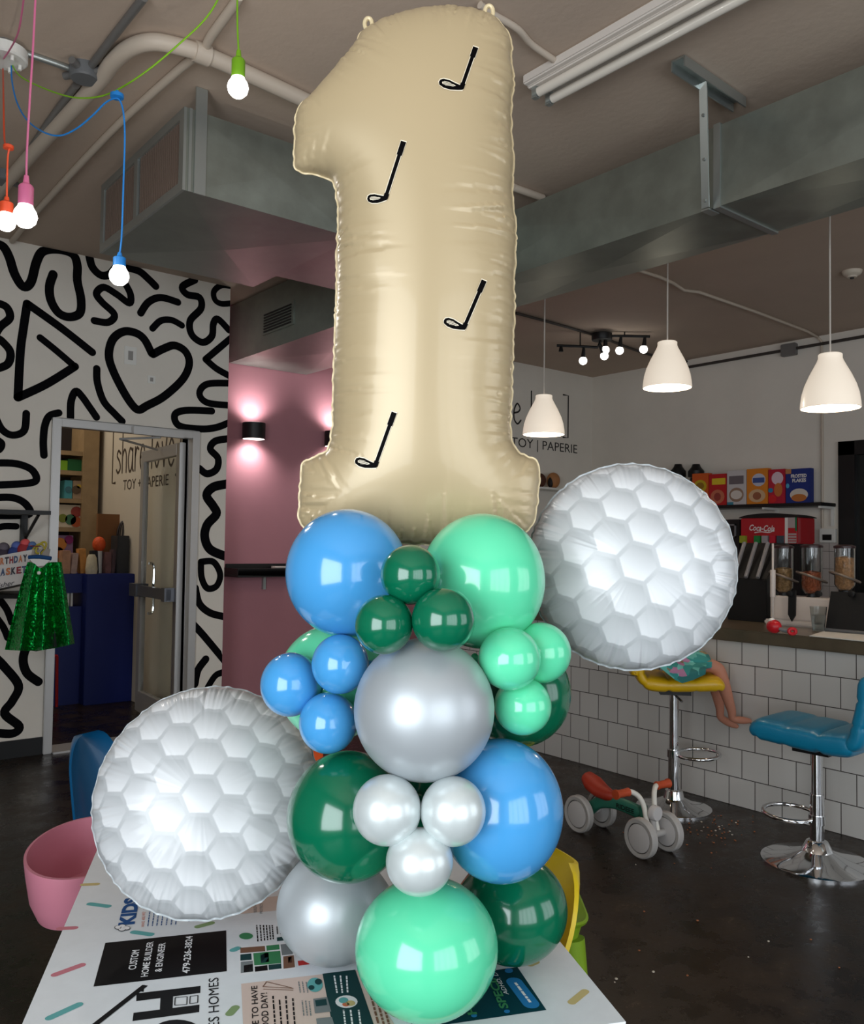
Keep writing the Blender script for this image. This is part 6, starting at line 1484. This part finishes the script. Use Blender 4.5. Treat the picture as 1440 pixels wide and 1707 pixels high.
for w_, x0, x1, y0, y1, hp2 in (('BIRTHDAY',-15,46,943,935,11),('BASKET',-8,45,960,954,11)):
    for mbx, ci in blet(w_, x0, x1, y0, y1, hp2, [0,1,2,3]): allb.add(mbx.v, mbx.f, ci)
put_text(allb, 'fisher', bk_(-6,981,-0.004), bk_(24,975,-0.004), 9/F_PX*TBk, UZ, -FWD, 3, shear=0.25)
part('basket_lettering', allb, [mat('letter_%d' % i, c, 0.6) for i, c in enumerate(LC)], bk_o, smooth=False)
part('ribbon_dots', (lambda m: [m.sphere(bk_(-30+i*6, 964.5-i*0.9, -0.003), 0.003, 6, 4) for i in range(12)] and m)(MB()), mat('letter_1', LC[1], 0.6), bk_o)
zbk = min(q.z for q in f4)
t = thing('display_ledge', 'black ledge carrying the birthday basket', 'shelf', (f4[0].x+0.2, YM, zbk-0.03))
lo_ = bk_(-46, 990); 
part('ledge_board', MB().prism([V((f4[3].x, f4[3].y, zbk-0.025)), V((f4[2].x, f4[2].y, zbk-0.025)), V((f4[2].x+0.1, YM, zbk-0.025)), V((f4[3].x, YM, zbk-0.025))], (0,0,0.022)), m_black, t)
part('brace', MB().tube([V((1.0, YM-0.02, zbk-0.22)), V((1.0, 5.2, zbk-0.025))], 0.012, 8).tube([V((1.0, YM-0.02, zbk-0.22)), V((1.0, YM-0.02, zbk-0.02))], 0.012, 8), m_black, t)
for i, (x, y, s_, col, lb) in enumerate(((6,915,0.055,rgb(60,52,66),'dark toy in the birthday basket at the picture edge'),(28,912,0.050,rgb(40,62,130),'blue toy in the middle of the birthday basket'),(42,907,0.045,rgb(160,44,50),'red toy in the birthday basket by its right rim'),(54,910,0.038,rgb(50,80,130),'small blue toy at the right corner of the birthday basket'))):
    c = bk_(x, y, 0.10)
    tt_ = thing('plush_toy', lb, 'toy', c-UZ*s_*1.3, 'toys filling the birthday basket')
    part('toy_body', MB().sphere(c-UZ*s_*0.9, s_, 18, 12, sc=(1,0.8,1.2)), mat('toy_%d' % i, col, 0.7, noise=0.2, nscale=20), tt_)
    part('toy_head', MB().sphere(c+UZ*s_*0.1, s_*0.62, 16, 10), mat('toyb_%d' % i, (min(col[0]*1.8+0.05,1), min(col[1]*1.8+0.05,1), min(col[2]*1.6+0.05,1), 1), 0.7), tt_)
w = MB(); q = bk_(62, 922, 0.03)
for sg, s_ in ((0,1.0),(1,0.8)):
    o_ = q + RGT*0.022*sg + UZ*(0.012+0.02*sg); w.tube([o_ + RGT*(0.030*math.cos(a)*s_) + UZ*(0.042*math.sin(a)*s_) + RGT*0.018*math.sin(a) for a in [2*PI*k/20 for k in range(20)]], 0.006, 8, closed=True)
solo('toy_wings', w, mat('wing_yellow', rgb(176,160,50), 0.5), 'yellow looped toy wings sticking out of the birthday basket', 'toy')
# cape on hanger
TCp = 4.92
def ca(x, y, d=0.0): return at(x, y, TCp+d)
def sequin():
    m = bpy.data.materials.new('green_sequins'); m.use_nodes = True; nt = m.node_tree; b = nt.nodes['Principled BSDF']; L = nt.links.new
    tc = nt.nodes.new('ShaderNodeTexCoord'); vo = nt.nodes.new('ShaderNodeTexVoronoi'); vo.inputs['Scale'].default_value = 110; L(tc.outputs['Object'], vo.inputs['Vector'])
    sb2 = nt.nodes.new('ShaderNodeVectorMath'); sb2.operation = 'SUBTRACT'; sb2.inputs[1].default_value = (0.5,0.5,0.5); L(vo.outputs['Color'], sb2.inputs[0])
    sc2 = nt.nodes.new('ShaderNodeVectorMath'); sc2.operation = 'SCALE'; sc2.inputs['Scale'].default_value = 0.75; L(sb2.outputs[0], sc2.inputs[0])
    ge = nt.nodes.new('ShaderNodeNewGeometry'); ad = nt.nodes.new('ShaderNodeVectorMath'); ad.operation = 'ADD'; L(ge.outputs['Normal'], ad.inputs[0]); L(sc2.outputs[0], ad.inputs[1])
    nm = nt.nodes.new('ShaderNodeVectorMath'); nm.operation = 'NORMALIZE'; L(ad.outputs[0], nm.inputs[0]); L(nm.outputs[0], b.inputs['Normal'])
    b.inputs['Base Color'].default_value = rgb(8,150,62); b.inputs['Metallic'].default_value = 0.85; b.inputs['Roughness'].default_value = 0.28
    return m
t = thing('sequin_cape', 'shiny green sequined cape hanging from a hanger at the left', 'cape', ca(66, 1082))
mb = MB(); NU, NV = 120, 40; tp_, bt = [], []
for v_ in range(NV+1):
    f = v_/NV; xl = 46 + (8-46)*f**0.9; xr = 102 + (124-102)*f; yt = 938 + (0 if f > 0 else 0)
    for u_ in range(NU+1):
        g_ = u_/NU; x = xl + (xr-xl)*g_; dip = 10*math.exp(-((g_-0.38)/0.16)**2)*(1-f)
        y = 937 + dip + (1083-937+6*math.sin(g_*PI)-10*g_)*f
        d = 0.05*math.sin(g_*2*PI*2.9+0.9)*(0.25+f) + 0.010*math.sin(g_*2*PI*7+1)*f
        p = ca(x, y, d); tp_.append(p); bt.append(p + FWD*0.004)
n1 = len(tp_); mb.add(tp_+bt, [])
for v_ in range(NV):
    for u_ in range(NU):
        a = v_*(NU+1)+u_; mb.f.append((a, a+1, a+NU+2, a+NU+1)); mb.f.append((n1+a, n1+a+NU+1, n1+a+NU+2, n1+a+1))
mb.m = [0]*len(mb.f)
part('cape_cloth', mb, sequin(), t)
part('cape_lining', (lambda m: m.prism([ca(14,1078,0.06), ca(60,1086,0.06), ca(98,1078,0.06), ca(96,960,0.06), ca(52,960,0.06)], FWD*0.01))(MB()), m_black, t)
part('chain_clasp', MB().sphere(ca(65,955,-0.03), 0.011, 12, 8), m_white_pl, t)
t = thing('clothes_hanger', 'blue and white clothes hanger holding the green cape', 'hanger', ca(66, 936))
part('hanger_bar', MB().tube([ca(48,929), ca(66,928), ca(85,931)], 0.012, 10), mat('hanger_blue', rgb(24,70,120), 0.4), t)
part('hanger_yoke', MB().prism([ca(48,931,-0.005), ca(84,933,-0.005), ca(74,943,-0.005), ca(60,944,-0.005)], FWD*0.008), m_white_pl, t)
part('hanger_hook', MB().tube([ca(66,928), ca(67,920), ca(72,916), ca(70,911,0.02), V((ca(70,911).x, YM-0.02, ca(70,911).z))], 0.004, 8), m_chrome, t)

# ------------------------------------------------------------------ shop beyond the doorway
m_navy = mat('navy_cabinet', rgb(10,32,108), 0.5); m_shelfw = mat('shelf_wood', rgb(152,128,94), 0.6, noise=0.12, nscale=9)
YC = 7.40
zc = onY(175, 957, YC).z; xa, xm, xe = onY(94, 1100, YC).x, onY(141, 1100, YC).x, XB-0.001
t = thing('navy_cabinet', 'tall navy blue sales counter standing in the next room', 'counter', ((xm+xe)/2, YC+0.25, 0))
part('cabinet_body', MB().box((xm, YC, 0), (xe, YC+0.5, zc)), m_navy, t, bevel=0.004)
part('cabinet_side', MB().box((xa, YC+0.12, 0), (xm, YC+0.5, onY(115,1013,YC).z)), m_navy, t)
part('cabinet_header', MB().box((onY(106,970,YC).x, YC+0.12, onY(120,990,YC).z), (xm, YC+0.5, zc)), m_navy, t)
solo('folded_bags', (lambda m: [m.box((onY(109+6*i,1000,YC).x, YC+0.15, onY(115,1012,YC+.15).z), (onY(112.5+6*i,1000,YC).x, YC+0.3, onY(115,976+i*3,YC+.15).z)) for i in range(4)] and m)(MB()), m_white_pl, 'white and striped bags in the gap of the navy counter', 'bags', kind='stuff', smooth=False)
YS = 8.3
sx0, sx1 = onY(60, 800, YS).x, onY(137, 800, YS).x
t = thing('bookcase', 'wooden shelving stocked with games seen through the doorway', 'bookcase', ((sx0+sx1)/2, YS+0.2, 0))
part('back_panel', MB().box((sx0, YS+0.36, 0), (sx1, YS+0.39, CEIL_Z-0.6)), mat('dark_back', rgb(34,26,24), 0.7), t)
x2 = onY(163, 800, YS).x
part('side_panel', MB().box((sx1, YS-0.02, 0), (x2, YS+0.39, CEIL_Z-0.55)), m_shelfw, t)
SZ = [onY(110, y, YS).z for y in (751, 784, 831, 879, 930, 985)]
for z in SZ: part('shelf', MB().box((sx0, YS, z-0.04), (sx1, YS+0.36, z)), m_shelfw, t)
def game(x0, x1, y0, y1, lv, col, lb, spots=()):
    z = SZ[lv]; a, b_ = onY(x0, 800, YS+0.03).x, onY(x1, 800, YS+0.03).x; h_ = (y1-y0)/F_PX*((onY(x0,800,YS)-CAM).dot(FWD))
    tt_ = thing('game_box', lb, 'box', ((a+b_)/2, YS+0.1, z), 'boxes on the wooden shelving')
    part('carton', MB().box((a, YS+0.03, z), (b_, YS+0.22, z+h_)), mat('game_'+lb[:6], col, 0.6), tt_, bevel=0.003)
    for k, (u, v, r, c2) in enumerate(spots): part('box_picture', MB().lathe([(0,0),(r,0),(r,0.003),(0,0.003)], 16, (a+(b_-a)*u, YS+0.0285, z+h_*v), (0,-1,0)), mat('spot_%s%d' % (lb[:4], k), c2, 0.6), tt_)
game(91,112,765,782,1,rgb(120,170,30),'lime plush bundle on the second shelf')
game(112,136,762,782,1,rgb(16,90,44),'dark green bundle next to the lime one')
game(108,121,798,829,2,rgb(70,150,160),'turquoise box standing on the middle shelf',((0.5,0.5,0.03,rgb(60,110,120)),))
game(122,136,798,829,2,rgb(160,136,110),'brown patterned box right of the turquoise box',((0.4,0.5,0.04,rgb(90,70,50)),(0.7,0.7,0.02,rgb(190,160,60))))
game(88,97,838,877,3,rgb(176,160,60),'narrow yellow box left of the white game')
game(99,136,839,877,3,rgb(206,194,172),'wide white game box with coloured fruit shapes',((0.55,0.35,0.05,rgb(60,110,80)),(0.8,0.7,0.05,rgb(150,60,50)),(0.8,0.25,0.05,rgb(170,80,40)),(0.2,0.4,0.04,rgb(120,130,50))))
game(88,125,890,928,4,rgb(150,120,156),'lilac box with orange swirls on the lowest visible shelf',((0.4,0.6,0.06,rgb(206,130,60)),(0.8,0.8,0.04,rgb(140,40,110)),(0.3,0.2,0.06,rgb(190,110,60))))
zcn = zc
def onC2(px): return onY(px, 950, YC+0.2).x
def H2(py): return onY(200, py, YC+0.2).z
x = onC2(199)
solo('speaker_box', MB().box((onC2(190), YC+0.12, zcn), (onC2(209), YC+0.3, H2(893))), mat('dark_grey_box', rgb(44,46,50), 0.5), 'dark grey upright box on the navy counter', 'box', bevel=0.004)
solo('cardboard_panel', MB().box((onY(161,880,YC+.45).x, YC+0.42, zcn), (onY(200,880,YC+.45).x, YC+0.46, onY(180,857,YC+.45).z)), mat('cardboard', rgb(130,88,52), 0.8), 'brown cardboard panel standing behind the counter goods', 'panel', smooth=False)
pcx, pz0, pz1 = onC2(217), H2(928), H2(866); t = thing('wire_pumpkin', 'dark wire pumpkin with a pink stem behind the open door', 'decoration', (pcx, YC+0.35, zcn))
wp = []; Rr = onC2(230)-pcx; cz = (pz0+pz1)/2 
for k in range(7):
    a = PI*k/7; P = [V((pcx+math.cos(a)*Rr*math.sin(b2), YC+0.35+math.sin(a)*Rr*math.sin(b2), cz+(pz1-pz0)*0.5*math.cos(b2))) for b2 in [PI*j/14*0.96+0.06 for j in range(15)]]
    part('wire_rib', MB().tube(P + [V((2*pcx-P[j].x, 2*(YC+0.35)-P[j].y, P[j].z)) for j in range(14,-1,-1)], 0.008, 6), mat('wire_dark', rgb(62,56,56), 0.5, metal=0.4), t)
part('pumpkin_stem', MB().tube([V((pcx,YC+0.35,pz1-0.01)), V((pcx+0.03,YC+0.35,pz1+0.09))], 0.010, 8), mat('stem_pink', rgb(206,120,120), 0.6), t)
part('pumpkin_foot', MB().cyl((pcx, YC+0.35, zcn), (pcx, YC+0.35, pz0+0.02), 0.05, 0.02, 16), mat('wire_dark', rgb(62,56,56), 0.5, metal=0.4), t)
c = V((onC2(167), YC+0.25, H2(908))); t = thing('gourd', 'bright orange knobbly gourd figure on the navy counter', 'decoration', (c.x, c.y, zcn))
part('gourd_body', MB().sphere(c, 0.055, 20, 14, sc=(1,1,1.25)), mat('gourd_orange', rgb(220,84,34), 0.6, bump=0.6, bscale=50), t); part('gourd_stand', MB().cyl((c.x,c.y,zcn), (c.x,c.y,c.z-0.05), 0.03, n=14), m_white_pl, t)
for i, (x, yt, w_, col, lb) in enumerate(((146,924,9,rgb(206,196,170),'white topped jar at the front of the navy counter'),(108,918,13,rgb(186,140,110),'tan paper bag behind the green cape'),(122,922,9,rgb(176,150,140),'pinkish paper bag beside the tan bag'),(136,915,10,rgb(196,136,70),'amber packet leaning on the counter'),(178,920,9,rgb(120,84,84),'dusky brown book leaning on the counter'),(187,916,6,rgb(90,70,74),'dark slim book leaning beside the grey box'),(157,918,8,rgb(26,26,34),'black box between jar and books'))):
    a, b_ = onC2(x-w_), onC2(x+w_); a, b_ = (a+b_)/2-(b_-a)*0.27, (a+b_)/2+(b_-a)*0.27
    tt_ = thing('shop_item', lb, 'packet', ((a+b_)/2, YC+0.1, zcn if x > 141 else SZ[5]), 'small goods on the navy counter')
    z0_ = zcn
    if i == 0: part('jar', MB().lathe([(0,0),(0.045,0),(0.05,0.04),(0.04,H2(yt)-z0_-0.03),(0.025,H2(yt)-z0_),(0,H2(yt)-z0_)], 20, ((a+b_)/2, YC+0.10, z0_)), mat('shopi_0', col, 0.6, noise=0.2, nscale=20), tt_)
    else:
        part('packet_body', MB().box((a, YC+0.16, z0_), (b_, YC+0.26, H2(yt)), rot=Matrix.Rotation(0.08*((i % 3)-1), 3, 'Y')), mat('shopi_%d' % i, col, 0.7, noise=0.25, nscale=14), tt_, bevel=0.004)
t = thing('red_easel', 'red folding stand between the door frame and navy counter', 'stand', onY(86, 1190, YC+0.05))
for a, b_ in (((81,1092),(76,1192)),((95,1094),(94,1190)),((80,1092),(96,1094))):
    A, B2 = onY(*a, YC+0.02), onY(*b_, YC+0.02); A.z = max(A.z, 0.01); B2.z = max(B2.z, 0.01); part('stand_bar', MB().tube([A, B2], 0.012, 8), mat('stand_red', rgb(170,24,30), 0.4), t)

# small ornaments by the lettering wall
q = onY(921, 812, YP-0.12); zz = q.z-0.015
t = thing('ornament_ledge', 'narrow white ledge on the lettering wall behind the right golf ball balloon', 'shelf', (q.x, YP, zz-0.02))
part('ledge_board', MB().box((onY(888,812,YP-.1).x, YP-0.22, zz-0.02), (onY(960,812,YP-.1).x, YP, zz)), m_white_pl, t)
for px, col, s_, lb in ((900, rgb(78,40,26), 0.075, 'dark brown round ornament touching the number balloon outline'), (922, rgb(176,120,74), 0.085, 'tan round ornament with a dark side left above the golf ball balloon')):
    c = onY(px, 800, YP-0.12); t = thing('ornament', lb, 'ornament', (c.x, c.y, zz))
    part('ornament_head', MB().sphere((c.x, c.y, zz+s_*1.0), s_, 20, 14, sc=(0.85,0.85,1.0)), mat('orn_%d' % px, col, 0.6, noise=0.2, nscale=10), t)
    part('ornament_side', MB().sphere((c.x-s_*0.62, c.y-0.01, zz+s_*0.75), s_*0.5, 14, 10, sc=(0.6,0.8,1.4)), mat('orn_dark', rgb(30,22,20), 0.6), t)
